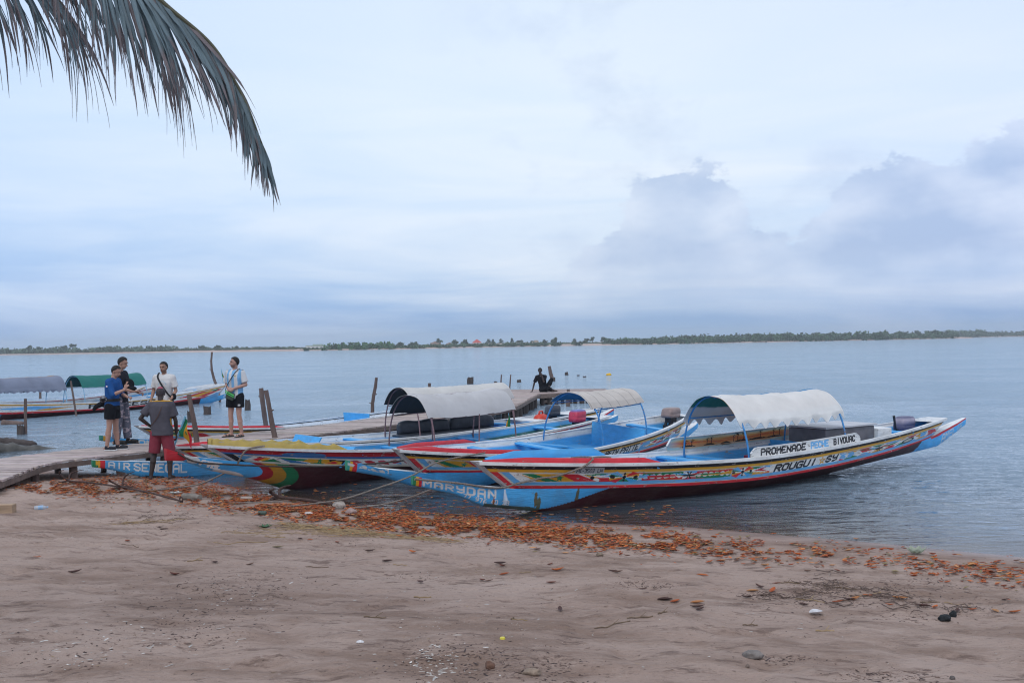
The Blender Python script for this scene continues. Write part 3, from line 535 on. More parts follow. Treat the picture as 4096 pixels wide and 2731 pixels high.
        # lids closing the spurs and the log top
        for (xa,xb,nm) in ((-a,.62,'spur_top'),(L-.5,L+b,'spur_top')):
            k=(X>=xa-.001)&(X<=xb); xx=X[k]; P=np.stack([np.stack([xx,-wb[k],zt[k]+.001],-1),np.stack([xx,wb[k],zt[k]+.001],-1)],1); grid(nm,P,M_WHITE if nm else 0,s.e,flip=True)
        # end faces
        for xe,i in ((-a,0),(L+b,-1)):
            m=MB(); V_=[(X[i],Yb[i][j],Zb[i][j]) for j in range(0,na,8)]; m.add(V_,[tuple(range(len(V_)))])
            m.build('spur_end',mat('end_paint_%d'%int(endc[0]*100),endc,.6,.3,8),s.e)
        # floor
        tt=np.linspace(.02,.98,60); fz=sheer(tt,s.cb,s.cm,s.cs)+.02; fw=wshape(tt,s.B)*.84
        grid('floor_boards',np.stack([np.stack([.55+tt*(L-1),-fw,fz],-1),np.stack([.55+tt*(L-1),fw,fz],-1)],1),s.floor_mat() ,s.e,flip=True)
        # stem board at the bow
        m=MB(); z0,z1=s.cb-.02,s.zb+.01; wt=.055
        V_=[(.55+.02,-wt,z0),(.55+.02,wt,z0),(-.02,wt*1.2,z1),(-.02,-wt*1.2,z1)]; V2=[(x+.05,y,z) for x,y,z in V_]
        V_=[(x-.02,y,z) for x,y,z in V_]
        m.add(V_+V2,[(0,1,2,3),(7,6,5,4),(0,3,7,4),(1,5,6,2),(3,2,6,7),(0,4,5,1)]); m.build('stem_board',stem,s.e)
        # transom
        m=MB(); w1=float(wshape(1.,s.B)); w0=w1*.86; m.add([(L-.45,-w0,s.cs),(L-.45,w0,s.cs),(L,w1,s.zs),(L,-w1,s.zs),(L-.48,-w0,s.cs),(L-.48,w0,s.cs),(L-.03,w1,s.zs),(L-.03,-w1,s.zs)],[(3,2,1,0),(4,5,6,7),(0,1,5,4),(2,3,7,6),(1,2,6,5),(3,0,4,7)]); m.build('transom',M_WHITE,s.e)
    def floor_mat(s): return M_BLUE
    def w(s,x): return float(wshape(np.clip(x/s.L,0,1),s.B))
    def z(s,x): return float(sheer(np.clip(x/s.L,0,1),s.zb,s.zm,s.zs))
    def c(s,x): return float(sheer(np.clip(x/s.L,0,1),s.cb,s.cm,s.cs))
    def world(s,x,y,z): return np.array(s.M@Vector((x,y,z)))
    def thwart(s,x,wd=.2,m=None,dz=-.07,skew=0.,name='thwart',th=.035):
        a=MB(); W=s.w(x)-.035; a.beam((x-skew,-W,s.z(x)+dz),(x+skew,W,s.z(x)+dz),wd,th); return bevel(a.build(name,m or M_BLUE,s.e),.006)
    def washboard(s,x0,x1,h,m,name='wash_board',side=(-1,1),edge=None,out=.0,fn=None,mat2=None,end=.35):
        for sg in side:
            n=60; xs=np.linspace(x0,x1,n); hh=np.array([(fn(x) if fn else h*min(1,(x1-x)/end+.08,(x-x0)/.9+.30)) for x in xs]); P=[]
            for x,k in zip(xs,hh):
                y=sg*(s.w(x)-.008-out); z=s.z(x)+.01; P.append([(x,y,z),(x,y+sg*.01*k,z+k),(x,y-sg*.022,z+k),(x,y-sg*.026,z)])
            grid(name,np.array(P),m,s.e,smooth=False,flip=(sg>0))
    def deck(s,x0,x1,m,dz=0.006,name='foredeck'):
        xs=np.linspace(x0,x1,20); P=np.array([[(x,-s.w(x)+.03,s.z(x)+dz-.02),(x,-s.w(x)+.03,s.z(x)+dz),(x,s.w(x)-.03,s.z(x)+dz),(x,s.w(x)-.03,s.z(x)+dz-.02)] for x in xs]); grid(name,P,m,s.e,smooth=False,flip=True)
    def bulkhead(s,x,m=None,top=0.1,name='bulkhead',lean=.0,bot=None):
        a=MB(); W=s.w(x)-.035; z1=s.z(x)+top; z0=s.c(x)+.02 if bot is None else bot; V_=[(x,-W*.9,z0),(x,W*.9,z0),(x+lean,W,z1),(x+lean,-W,z1)]; a.add(V_+[(q[0]+.03,q[1],q[2]) for q in V_],[(0,1,2,3),(7,6,5,4),(0,3,7,4),(1,5,6,2),(3,2,6,7),(0,4,5,1)]); return a.build(name,m or M_BLUE,s.e)
    def canopy(s,xa,xb,top,lowz,hoops,pipe,colfn,scal=0.,ext=.12,nh=0,sag=.02,name='canopy',pw=2.25,inset=.055,open_far=0,lowfar=None,label=None):
        """barrel vault on bent pipe hoops; cover follows the arch between two heights"""
        def arch(x,ph,r=0):   # ph 0 near .. pi far
            W=s.w(x)-inset+r; z0=s.z(x)-.1; H=top-z0+r
            c=math.cos(ph); sn=math.sin(ph); return np.array([x,-W*math.copysign(abs(c)**(2/pw),c),z0+H*abs(sn)**(2/pw)])
        for i,x in enumerate(hoops):
            m=MB(); m.tube([arch(x,p) for p in np.linspace(0.0,math.pi,26)],.016,7); m.build('canopy_hoop',pipe,s.e)
        phs=np.linspace(0,math.pi,400); zz=np.array([arch(xa,p)[2] for p in phs]); lf=lowz if lowfar is None else lowfar
        p0=phs[np.argmax(zz>lowz)]; p1=phs[len(phs)-1-np.argmax(zz[::-1]>lf)]
        nx=90; na=46; xs=np.linspace(xa-ext,xb+ext,nx); P=np.zeros((nx,na,3)); C=np.zeros((nx,na,3)); P2=P.copy(); C2=C.copy()
        nvl=5 if scal else 0
        for i,x in enumerate(xs):
            drop=(.11+scal*math.cos((x-xa)*2*math.pi/.26)) if scal else 0
            for j in range(na):
                jj=min(max(j,nvl),na-1-nvl); f=(jj-nvl)/(na-1-2*nvl); ph=p0+(p1-p0)*f; q=arch(x,ph,.024)
                hoopd=min(abs(x-h) for h in hoops); q[2]-=sag*1.5*min(1,hoopd/.5)*math.sin(ph)+.026*(vnoise(np.array([x*4.+f*3]),np.array([f*7.]),4)[0]-.5)+.012*(vnoise(np.array([x*14.]),np.array([f*5.+x*2]),14)[0]-.5)
                k=(nvl-j)/nvl if scal and j<nvl else ((j-(na-1-nvl))/nvl if scal and j>na-1-nvl else 0)
                if k>0: q[2]-=drop*k; q[1]+=(-1 if j<nvl else 1)*(.012+.02*k*(1+math.cos(x*11)))
                P[i,j]=q; u,l=colfn(x,f,ph); C[i,j]=u; C2[i,j]=l
                nrm=np.array([0,-math.cos(ph),math.sin(ph)]); P2[i,j]=q-nrm*.006
        cm=mat('canvas',attr=True,rough=.8,var=.08,vscale=3,dirt=.12,bump=.9,bscale=4.5,trans=.28)
        cv=grid('canopy_cover',P,cm,s.e,C,flip=False)
        grid('canopy_lining',P2,cm,cv,C2,flip=True)
        for f in (.0,.5,1.) :
            ph=p0+(p1-p0)*f; m=MB(); m.tube([arch(x,ph,-.030) for x in np.linspace(hoops[0],hoops[-1],12)],.011,6); m.build('canopy_rail',pipe,s.e)
        return arch
# ------------------------------------------------------------------ boats
GRP='painted wooden pirogues moored at the beach'
def stripes_red(p,s,panel=(.27,.61)):
    p.band(-.1,.11,RED).band(.11,.145,CRM).band(.145,.27,SKB*.9).band(.61,.645,CRM).band(.645,.755,YEL).band(.755,.89,BLK).band(.89,2,WHT)
    stemx=.55*(1-p.V); d=p.X-stemx; lo=p.V<.645
    for a,b,c in ((-.1,.03,MAR*.5),(.03,.13,RED),(.13,.17,CRM),(.17,.29,SKB*.9),(.29,.40,WHT)):
        p.put(lo&(d>=a)&(d<b)&(p.V>=((a+.05)*.8 if a>0 else 0)),c)
def flag_motif(p,x):
    v0,v1=.275,.60
    p.poly([(x,v1-.02),(x+.45,v0),(x+.30,v0)],YEL).poly([(x+.02,v1),(x+.2,v1),(x+.66,v0),(x+.42,v0)],GRN).poly([(x+.2,v1),(x+.6,v1),(x+.87,v0),(x+.64,v0)],YEL).star(x+.62,(v0+v1)/2-.02,.07,GRN,.42).poly([(x+.6,v1),(x+.88,v1),(x+1.22,v0),(x+.87,v0)],RED).poly([(x+.02,v1-.02),(x-.1,v1-.1),(x-.02,v1-.04)],RED)
def filler(p,xa,xb,skip=()):
    X,V=p.X,p.V; k=np.floor(X/.42).astype(int); w=np.abs(np.sin(X*math.pi/.42)); ok=(X>xa)&(X<xb)
    for a,b in skip: ok&=~((X>a)&(X<b))
    cs=[RED,GRN,SKB*.9,YEL]
    for i in range(4): p.put(ok&(k%4==i)&(V>.27)&(V<.275+.10*w),cs[i]); p.put(ok&(k%4==(i+2)%4)&(V<.61)&(V>.605-.09*w),cs[i])
def b1_side(p,s):
    stripes_red(p,s); filler(p,1.9,10.4,((5.2,7.0),)); flag_motif(p,.65)
    p.poly([(1.9,.46),(2.28,.60),(2.32,.60),(2.2,.45)],SKB).poly([(1.62,.56),(1.98,.60),(2.0,.56),(1.8,.52)],GRN).poly([(1.6,.58),(1.78,.40),(1.9,.44)],YEL).poly([(1.85,.42),(2.0,.30),(2.14,.30),(2.05,.42)],RED).disk(1.78,.43,.032,BLK)
    p.burst(2.31,.44,.26,.16).disk(2.1,.47,.03,BLK).disk(2.51,.45,.03,BLK)
    p.poly([(2.56,.52),(2.75,.54),(2.95,.45),(2.75,.42),(2.56,.38)],SKB)
    p.scallop(2.62,3.36,.28,.60,GRN,RED).cross(3.48,.44,.34,.16).scallop(3.62,4.32,.28,.60,RED,GRN).poly([(3.7,.40),(4.1,.45),(4.34,.56),(4.34,.40),(4.05,.38)],YEL)
    p.burst(4.58,.43,.24,.16).disk(4.38,.43,.026,BLK).disk(4.76,.45,.026,BLK)
    p.poly([(4.82,.45),(5.15,.58),(5.02,.46),(5.2,.33)],RED).poly([(4.8,.5),(5.3,.62),(5.0,.52)],SKB).poly([(4.8,.38),(5.2,.30),(5.5,.28),(4.9,.28)],YEL)
    p.text('ROUGUI',5.34,6.36,.30,.57,BLK,th=1.9,shear=.3).star(6.52,.44,.10,YEL,.42).star(6.52,.44,.045,CRM,.42).text('SY',6.64,6.93,.33,.58,BLK,th=1.9,shear=.3)
    p.poly([(6.99,.33),(7.05,.54),(7.38,.58),(7.45,.44),(7.35,.32)],SKB).star(7.21,.44,.07,WHT,.42)
    p.poly([(7.4,.28),(8.1,.32),(7.8,.29)],YEL).poly([(7.6,.55),(8.1,.45),(7.7,.40)],RED).poly([(7.5,.60),(8.15,.48),(8.2,.44),(7.7,.52)],GRN)
    p.cross(8.23,.43,.36,.15).poly([(8.3,.45),(9.0,.55),(8.7,.42)],GRN).poly([(8.4,.43),(8.95,.40),(8.7,.34)],RED).poly([(8.4,.52),(9.05,.60),(8.9,.52)],SKB)
    for a,b,c in ((.0,.0,BLK),):
        p.put((((p.X-9.3)/.24)**2+((p.V-.40-(p.X-9.3)*.1)/.12)**2)<1,BLK).put((((p.X-9.3)/.17)**2+((p.V-.40-(p.X-9.3)*.1)/.06)**2)<1,CRM)
    p.poly([(9.57,.5),(9.85,.6),(9.8,.35)],YEL).poly([(9.8,.6),(10.1,.55),(10.0,.33),(9.8,.35)],SKB).poly([(10.1,.6),(10.45,.55),(10.6,.30),(10.2,.35)],RED)
    p.put((p.X>1.48)&(p.X<1.95)&(p.V>.60)&(p.V<.84),np.array([.45,.46,.46])); p.text('FK-3502 LH',1.51,1.92,.65,.79,BLK*3,th=1.2)
    p.c*= (1-.55*(((p.V>.72)&(p.V<.9))&(fbm(p.X*6,p.V*20,3,3)>.66)))[...,None]**-1 if False else 1
def b1_body(p,s):
    X,V=p.X,p.V
    blue=(X<.55)|((X<2.1)&(V>(X-.9)*.83))
    p.put(blue,BLU*1.05)
    p.put(X>s.L-.95-(1-V)*.1,BLU*1.1); p.put((X>s.L-.5)&(V>.82),RED)
    for a,b,c in ((-1.02,-.955,GRN),(-.955,-.915,YEL),(-.915,-.87,RED)): p.put((X>=a)&(X<b),c)
    p.text('MARYDAN',-.84,.27,.22,.78,WHT*.95,th=1.6,v0b=.50,v1b=.86,h=.20,gap=2.4)
    p.text('77 976 40 28',-.22,.50,.12,.33,WHT*.9,th=1.5,v0b=.20,v1b=.40,h=.3,gap=2.2)
    p.text('AMELIE',s.L-.05,s.L+.72,.15,.72,WHT*.9,th=1.0,h=.18)
    for (x,v,w,c) in ((.95,.55,.028,(.13,.11,.06)),(1.0,.28,.035,(.10,.12,.08)),(1.6,.66,.028,(.12,.12,.08)),(.25,.2,.02,(.3,.10,.04))):
        k=(((X-x)/w)**2+((V-v)/.35)**2)<(.3+1.2*fbm(X*30,V*9,2,7)); p.put(k&blue,c)
    p.put((V<.12+.1*fbm(X*6,X*0,2,4))&(X>.1)&blue,(.06,.11,.10))
B1P=(-.566,14.229,.574,10.926,1.651,.808,.552,.841,.386,.174,.491,-.006)
KEEL1=[(-1.0,.57),(-.35,.38),(.1,.17),(.7,.06),(1.5,-.10),(3,-.24),(5,-.22),(6.5,-.10),(8,.04),(9.3,.15),(10.2,.22),(10.8,.27),(11.3,.45),(11.8,.64)]
b1=Boat(B1P,'pirogue','long painted pirogue closest to the camera, white scalloped canopy, black ROUGUI SY lettering',GRP,1.0,.88,(.70,.57),(.79,.66),KEEL1,res=.011,side_paint=b1_side,body_paint=b1_body,nv=56,innersplit=.86)
b1.washboard(.10,2.9,.075,M_RED,side=(-1,),end=.3); 
b1.washboard(.25,2.9,.13,M_BLUE,side=(1,),end=.3)
b1.deck(.05,.35,M_WHITE)
for x in (2.95,4.15,6.9,8.3,9.35): b1.thwart(x)
def box_at(bt,name,x0,x1,y0,y1,z0,z1,m,bev=.01):
    a=MB(); a.box(((x0+x1)/2,(y0+y1)/2,(z0+z1)/2),(x1-x0,y1-y0,z1-z0)); return bevel(a.build(name,m,bt.e),bev)
M_REDF=mat('red_floor_paint',(.42,.04,.07),.5,.2,3,.2,20,dirt=.3)
box_at(b1,'red_bench',4.75,6.75,-.62,-.28,.36,.42,M_REDF); box_at(b1,'red_bench',5.9,6.8,.05,.5,.36,.42,M_REDF)
m=MB(); 
for x in (4.95,): m.beam((x-.25,.70,.48),(x+.35,.25,.40),.16,.03)
m.build('seat_brace',M_BLUE,b1.e)
# sunset board on the far gunwale (painted on the inside)
def board(bt,x0,x1,h,sg,paintfn,name,th=.025,step=.12,rs=.008,label=None):
    nx=int((x1-x0)/rs); nz=40; xs=np.linspace(x0,x1,nx); X,Vv=np.meshgrid(xs,np.linspace(0,1,nz),indexing='ij')
    prof=np.clip(np.minimum((X-x0)/step,(x1-X)/step)*.8+.25,0,1)**.7
    y=sg*(wshape(X/bt.L,bt.B)-.03); z=sheer(X/bt.L,bt.zb,bt.zm,bt.zs)+.012+Vv*h*prof
    p=Paint(X,Vv*prof,WHT); paintfn(p)
    fo=(sg<0); yf=y+(sg*th if fo else 0*y); yb=y+(0*y if fo else sg*th)
    a=grid(name,np.stack([X,yf,z],-1),M_SIDE,bt.e,p.c,smooth=False,flip=(sg>0))
    p2=np.stack([X,yb,z],-1); grid('board_back',p2[::4,::6],M_WHITE,a,smooth=False,flip=(sg<0))
    m=MB(); q=p2[::12,-1]; q0=np.stack([X,yf,z],-1)[::12,-1]
    for i in range(len(q)-1): m.beam((q[i]+q0[i])/2+[0,0,.004],(q[i+1]+q0[i+1])/2+[0,0,.004],th+.012,.014)
    m.build('board_cap',M_WHITE,a); return a
def sunset(p):
    X,V=p.X,p.V; n=fbm(X*2.5,V*9,4,31)
    f=V+(n-.5)*.35
    cols=[(0,(.40,.58,.58)),(.12,(.50,.58,.52)),(.2,(.64,.34,.16)),(.40,(.70,.25,.07)),(.55,(.58,.12,.05)),(.72,(.70,.36,.10)),(.85,(.55,.55,.38)),(1,(.20,.45,.60))]
    for k in range(3): p.c[...,k]=np.interp(f,[c[0] for c in cols],[c[1][k] for c in cols])
    e=np.clip(1-np.minimum(X-4.35,7.5-X)/.35,0,1)[...,None]; p.c=p.c*(1-e*.8)+np.array([.25,.5,.6])*e*.8
    dk=(.02,.015,.01)
    for (x,w) in ((4.85,.17),(5.35,.14),(5.75,.12),(6.15,.18),(6.55,.25),(6.95,.2)): p.put((np.abs(X-x)<w)&(V>.22)&(V<.22+.12*(1-((X-x)/w)**2)+.05*fbm(X*40,V*0,2,2)),dk)
    for (x,hh,r) in ((4.78,.62,.07),(4.93,.68,.07),(5.3,.72,.06),(5.4,.8,.06),(6.05,.92,.09),(6.2,.9,.08),(5.95,.7,.05),(6.62,.85,.06),(6.95,.8,.06),(7.1,.82,.05)):
        p.put((np.abs(X-x-(V-.3)*.03)<.008)&(V>.25)&(V<hh),dk)
        for a in range(7):
            an=a*math.pi*2/7+.3; p.poly([(x+.02,hh+.02),(x+.02+r*math.cos(an),hh+r*math.sin(an)*2.2),(x+.02+r*.55*math.cos(an+.4),hh+r*.9*math.sin(an+.4)*2.2)],dk)
    p.poly([(5.62,.16),(5.9,.17),(5.85,.10),(5.66,.10)],dk).band(.0,.09,(.5,.6,.58))
board(b1,4.35,7.45,.22,1,sunset,'painted_sunset_board')
def prom(p):
    p.band(-1,2,WHT*1.02); p.text('PROMENADE',4.95,6.02,.18,.80,BLK,th=1.9,h=.17,shear=.1).text('PECHE',6.17,6.62,.18,.80,SKB,th=1.9,h=.17).text('BIVOUAC',6.78,7.38,.18,.80,BLK,th=1.8,h=.17)
board(b1,4.72,7.55,.15,-1,prom,'lettered_board')
def c1(x,f,ph):
    up=WHT*1.14; 
    if .50<f<.62: up=BLU*.7
    k=fbm(np.array([x*2]),np.array([f*3]),2,9)[0]
    lo=np.array([.02,.17,.15]) if .56<f<.86 else (np.array([.60,.30,.06]) if f<=.56 else np.array([.60,.57,.55]))
    if f<.06: lo=np.array([.6,.57,.55])
    return up,lo
b1.canopy(4.72,7.2,1.54,1.16,[4.72,7.2],M_STEEL_B,c1,scal=.05,ext=.10,pw=2.1)
# grey table box under the rear of the canopy
e=b1.e; box_at(b1,'storage_box',7.0,8.35,-.42,.42,.35,.86,mat('dark_panel',(.16,.15,.16),.6,.3,6,dirt=.2)); 
m=MB(); m.box((7.68,0,.885),(1.42,.92,.03)); m.build('box_lid',mat('grey_lid',(.50,.50,.52),.45,.15,5,dirt=.2),e)
box_at(b1,'white_locker',8.36,8.75,-.5,.45,.35,.80,M_WHITE)
b1.bulkhead(6.85,top=.02)
m=MB(); m.box((10.35,0,.80),(.9,.5,.03)); 
b1.deck(10.3,10.9,M_WHITE,dz=.01,name='stern_deck')
# B2
def b2_side(p,s):
    p.band(-.1,.10,RED).band(.10,.145,CRM).band(.145,.27,SKB).band(.61,.65,CRM).band(.65,.80,YEL).band(.80,.92,BLK).band(.92,2,WHT)
    stripes_red(p,s); p.put((p.V>.645)&(p.V<.74),YEL); p.put((p.V>=.74)&(p.V<.90),BLK)
    filler(p,1.9,8.2,((4.6,6.0),)); flag_motif(p,.62)
    p.poly([(1.75,.3),(2.1,.58),(2.3,.58),(2.0,.3)],SKB).burst(2.6,.44,.26,.16).scallop(2.95,3.7,.28,.60,GRN,RED).poly([(3.8,.3),(4.1,.58),(4.2,.58),(3.95,.3)],RED).poly([(4.0,.3),(4.3,.58),(4.45,.58),(4.2,.3)],SKB).poly([(4.3,.45),(4.55,.60),(4.42,.3)],RED)
    p.text('BETY',4.72,5.14,.30,.62,BLK,th=1.8,shear=.35).text('PATTE',5.27,5.93,.30,.62,BLK,th=1.8,shear=.35)
    p.poly([(6.0,.35),(6.1,.58),(6.4,.60),(6.45,.40)],SKB*.9).poly([(6.5,.45),(6.9,.56),(6.7,.36)],RED).poly([(6.4,.62),(7.0,.50),(6.8,.46)],GRN).cross(7.06,.46,.34,.15).poly([(7.2,.46),(7.7,.56),(7.4,.40)],RED).poly([(7.2,.40),(7.8,.42),(7.5,.33)],SKB)
    p.put((((p.X-8.0)/.2)**2+((p.V-.46)/.11)**2)<1,BLK).put((((p.X-8.0)/.13)**2+((p.V-.46)/.05)**2)<1,CRM)
def b2_body(p,s):
    X,V=p.X,p.V; p.put((X<.55)|((X<2.8)&(V>(X-1.6)*.8)),BLU); p.put(X>s.L-.9,BLU*1.1)
    for a,b,c in ((-1.02,-.95,(.05,.35,.3)),(-.95,-.90,YEL),(-.90,-.82,RED)): p.put((X>=a)&(X<b),c)
    p.put((X<-.2)&(V>.5)&(fbm(X*12,V*3,3,5)>.58),WHT*.8)
B2P=(-1.976,16.23,.835,8.586,1.625,.804,.533,.82,.377,.238,.324,.087)
b2=Boat(B2P,'pirogue','middle painted pirogue with cream canopy, blue inside, black BETY PATTE lettering on its side',GRP,1.0,.62,(.73,.57),(.60,.47),[(-1,.57),(-.3,.40),(.35,.17),(1.2,-.02),(3,-.2),(4.5,-.18),(6,-.02),(7.2,.10),(8.2,.18),(8.7,.26),(9.2,.45)],res=.013,side_paint=b2_side,body_paint=b2_body,nv=50,innersplit=.66)
b2.washboard(.1,2.6,.07,M_RED,side=(-1,1)); b2.deck(.05,1.2,M_RED)
for x in (2.4,3.85,7.2): b2.thwart(x)
b2.bulkhead(6.02,top=.13,lean=.10); b2.thwart(5.35,.5,dz=-.28,name='bench')
m=MB(); m.beam((4.1,.7,.45),(4.9,.35,.36),.2,.03); m.build('seat_brace',M_BLUE,b2.e)
b2.deck(8.38,8.57,M_WHITE,name='stern_deck')
def c2(x,f,ph):
    st=abs(((x*3.2)%1)-.5)<.035
    return (np.array([.76,.68,.60])*(.62 if st else 1)*(1-.12*(f<.12)),BLU*.42)
b2.canopy(4.62,6.25,1.50,1.24,[4.62,6.25],M_STEEL_B,c2,ext=.14,pw=2.1,lowfar=1.28)
# B3
def b3_side(p,s):
    p.band(-.1,.10,CRM).band(.10,.45,WHT).band(.45,.49,CRM).band(.49,.62,np.array([.03,.14,.38])).band(.62,.90,RED*.75).band(.90,2,WHT*.9)
    stemx=.55*(1-p.V); d=p.X-stemx; p.put((p.V<.5)&(d<.22),BLK)
    p.put((p.V>.62)&(p.V<.88)&((((p.X-1.75)/.42)**2+((p.V-.66)/.16)**2)<1),np.array([.07,.2,.45]))
    q=(p.V>.08)&(p.V<.46)
    p.put(q&(d>.22)&(d<.26),CRM); p.put((p.V<.09)&(d>.2),CRM)
    p.poly([(.55,.44),(.85,.44),(.70,.14)],SKB*.8).poly([(.86,.42),(.98,.44),(1.0,.36)],BLK).poly([(.84,.2),(.95,.38),(1.1,.42),(1.05,.28),(.95,.12)],RED).poly([(.95,.16),(1.05,.36),(1.15,.40),(1.12,.25),(1.3,.12)],YEL).poly([(1.0,.12),(1.2,.34),(1.38,.12)],GRN)
    p.poly([(1.25,.44),(1.55,.12),(1.95,.12)],np.array([.05,.2,.42])).poly([(1.2,.45),(1.9,.40),(2.0,.3),(1.6,.28)],GRN).poly([(1.85,.44),(2.35,.44),(2.35,.12),(2.0,.14),(1.75,.26)],YEL).poly([(1.8,.12),(2.1,.22),(2.2,.12)],GRN).star(2.08,.32,.07,GRN,.4)
    p.poly([(2.25,.44),(2.6,.40),(2.6,.14),(2.3,.2)],BLK).poly([(2.15,.2),(2.4,.38),(2.55,.3),(2.5,.12),(2.3,.12)],YEL).poly([(2.22,.2),(2.38,.32),(2.46,.25),(2.4,.16)],RED)
    for i in range(8):
        x=2.7+i*.3; p.poly([(x,.38),(x+.12,.42),(x+.26,.30),(x+.12,.18),(x+.05,.26)],RED*.9 if i%2 else np.array([.60,.08,.12])); p.poly([(x+.1,.2),(x+.26,.26),(x+.3,.14)],RED*.9 if i%3 else SKB)
def b3_body(p,s):
    X,V=p.X,p.V; d=X+.0; p.put(X<1.3,BLU*.95)
    p.put((X<1.55-V*0),BLU*.95)
    xx=X-(V-.5)*-.0
    w=1.25+.35*np.abs(V-.35)*2
    k=X-(V*.9)
    for a,b,c in ((1.05-.0,1.25,RED*.5),(1.25,1.5,YEL*.6),(1.5,1.75,GRN*.8)):  # chevron paints dimmed, the shade under the hull is in their colour
        e=.25*(1-(2*V-1)**2); p.put((X-e>=a-.25)&(X-e<b-.25),c)
    e=.25*(1-(2*V-1)**2); p.put(X-e>=1.5,MAR*1.25); p.put((X<-.28-.12*(1-V)),RED*.8); p.put((X>=-.40+(1-V)*.08)&(((X+.42)/.30)**2+((V-.62)/.62)**2<1)&(X>-.44+.05*V),WHT*.9)
    p.put((((X-.42)/.30)**2+((V+.02)/.28)**2)<1,WHT*.85)
    p.poly([(.05,.78),(.10,.8),(.13,.6),(.2,.58),(.2,.2),(.15,.2),(.12,.42),(.02,.38),(.02,.5),(.07,.52)],WHT).poly([(-.1,.62),(-.02,.62),(-.02,.8),(-.08,.8)],WHT)
    p.text('AE',-.10,.24,.22,.72,WHT,th=1.6,h=.26,shear=.2)
    p.put((X>s.L-.9),BLU)
B3P=(-5.012,16.043,.887,11.607,1.399,.942,.486,.642,.632,.13,.5,.021)
b3=Boat(B3P,'pirogue','pirogue with yellow scalloped bow boards and drooping grey canopy, red and green chevrons below',GRP,.68,.5,(.95,.74),(.62,.50),[(-.68,.76),(-.4,.73),(.15,.51),(.9,.30),(1.55,.05),(2.2,-.10),(4,-.22),(9,-.2),(11,.1),(12.1,.48)],res=.014,side_paint=b3_side,endc=(.40,.03,.04),body_paint=b3_body,nv=46,innertop=BLU*.8,innerbot=np.array([.02,.12,.10]),innersplit=.45)
M_LEM=mat('yellow_boat_paint',tuple(LEM),.5,.15,8,.2,20,wear=.35,dirt=.2)
sc=lambda x: .075+.035*(1-abs(math.sin((x-.2)*math.pi/.36)))*(1 if x<2.25 else max(0,(2.6-x)/.35)) if x<2.3 else max(.0,.11*(2.6-x)/.3)
b3.washboard(.12,2.6,.1,M_LEM,name='scalloped_board',fn=sc); b3.deck(.02,.3,M_WHITE)
for x in (3.0,): b3.thwart(x,.16)
b3.thwart(4.55,.14); b3.thwart(6.8,.14); b3.thwart(9.3,.2); b3.bulkhead(2.5,top=.02,lean=.3)
def c3(x,f,ph):
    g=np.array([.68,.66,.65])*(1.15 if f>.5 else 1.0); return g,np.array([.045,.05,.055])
b3.canopy(4.72,7.25,1.50,1.06,[4.72,7.25],M_RUSTP,c3,ext=.10,pw=2.2,sag=.03,lowfar=1.1)
m=MB(); m.tube([(6.0,-b3.w(6)+.04,.45),(6.0,-b3.w(6)+.03,1.08)],.014,6); m.tube([(6.0,b3.w(6)-.04,.45),(6.0,b3.w(6)-.03,1.08)],.014,6); m.build('canopy_prop',M_RUSTP,b3.e)
b3.deck(11.0,11.58,M_WHITE,name='stern_deck')
# A: AIR SENEGAL
def a_side(p,s):
    stripes_red(p,s); p.put(p.V>.88,WHT); flag_motif(p,.6)
    for i in range(5): p.burst(2.2+i*1.7,.44,.3,.16).poly([(2.6+i*1.7,.35),(3.0+i*1.7,.5),(3.3+i*1.7,.4)],(RED,YEL,GRN)[i%3])
def a_body(p,s):
    X,V=p.X,p.V; p.put(X<1.4,BLU*.92); p.put(X>s.L-.8,BLU*1.05); p.put((X>s.L-.3)&(V>.75),RED)
    for a,b,c in ((-1.51,-1.44,GRN),(-1.44,-1.36,YEL),(-1.36,-1.28,RED)): p.put((X>=a)&(X<b),c)
    p.put((X<-1.40)&(fbm(X*22,V*4,2,3)>.62),GRN)
    p.text('AIR',-1.21,-.84,.30,.84,WHT,th=1.45,h=.2,v0b=.34,v1b=.84).text('SENEGAL',-.75,.24,.40,.86,WHT,th=1.45,h=.26,v0b=.42,v1b=.86)
    p.put((V<.16)&(fbm(X*14,V*9,3,8)>.45)&(X>-.6),(.03,.05,.06))
AP=(-6.65,19.36,R(40),11.64,1.55,.595,.44,.69,.255,.08,.34,.0)
ba=Boat(AP,'pirogue','pirogue with black seat cushions and white topped canopy, blue AIR SENEGAL spur touching the beach',GRP,1.5,.6,(.47,.32),(.66,.52),[(-1.5,.34),(-1.3,.30),(-.88,.17),(-.57,.06),(0,-.03),(1,-.08),(3,-.2),(9.3,-.2),(11,.06),(12.2,.46)],res=.016,side_paint=a_side,body_paint=a_body,nv=40,innersplit=.62)
ba.washboard(.1,1.9,.06,M_RED,side=(-1,)); ba.washboard(.1,1.7,.05,M_RED,side=(1,)); ba.deck(.02,1.1,M_RED)
ba.bulkhead(2.7,top=.10,lean=.25); 
for x in (4.3,8.6): ba.thwart(x)
ba.deck(8.9,9.3,M_WHITE,name='stern_locker_lid'); ba.deck(10.3,11.2,M_WHITE,name='stern_deck')
ba.canopy(5.35,8.2,1.50,1.10,[5.35,8.2],M_RUSTP,lambda x,f,ph:(np.array([.78,.75,.70]) if f>.2 else np.array([.62,.59,.57]),np.array([.05,.055,.06])),ext=.10,pw=2.2)
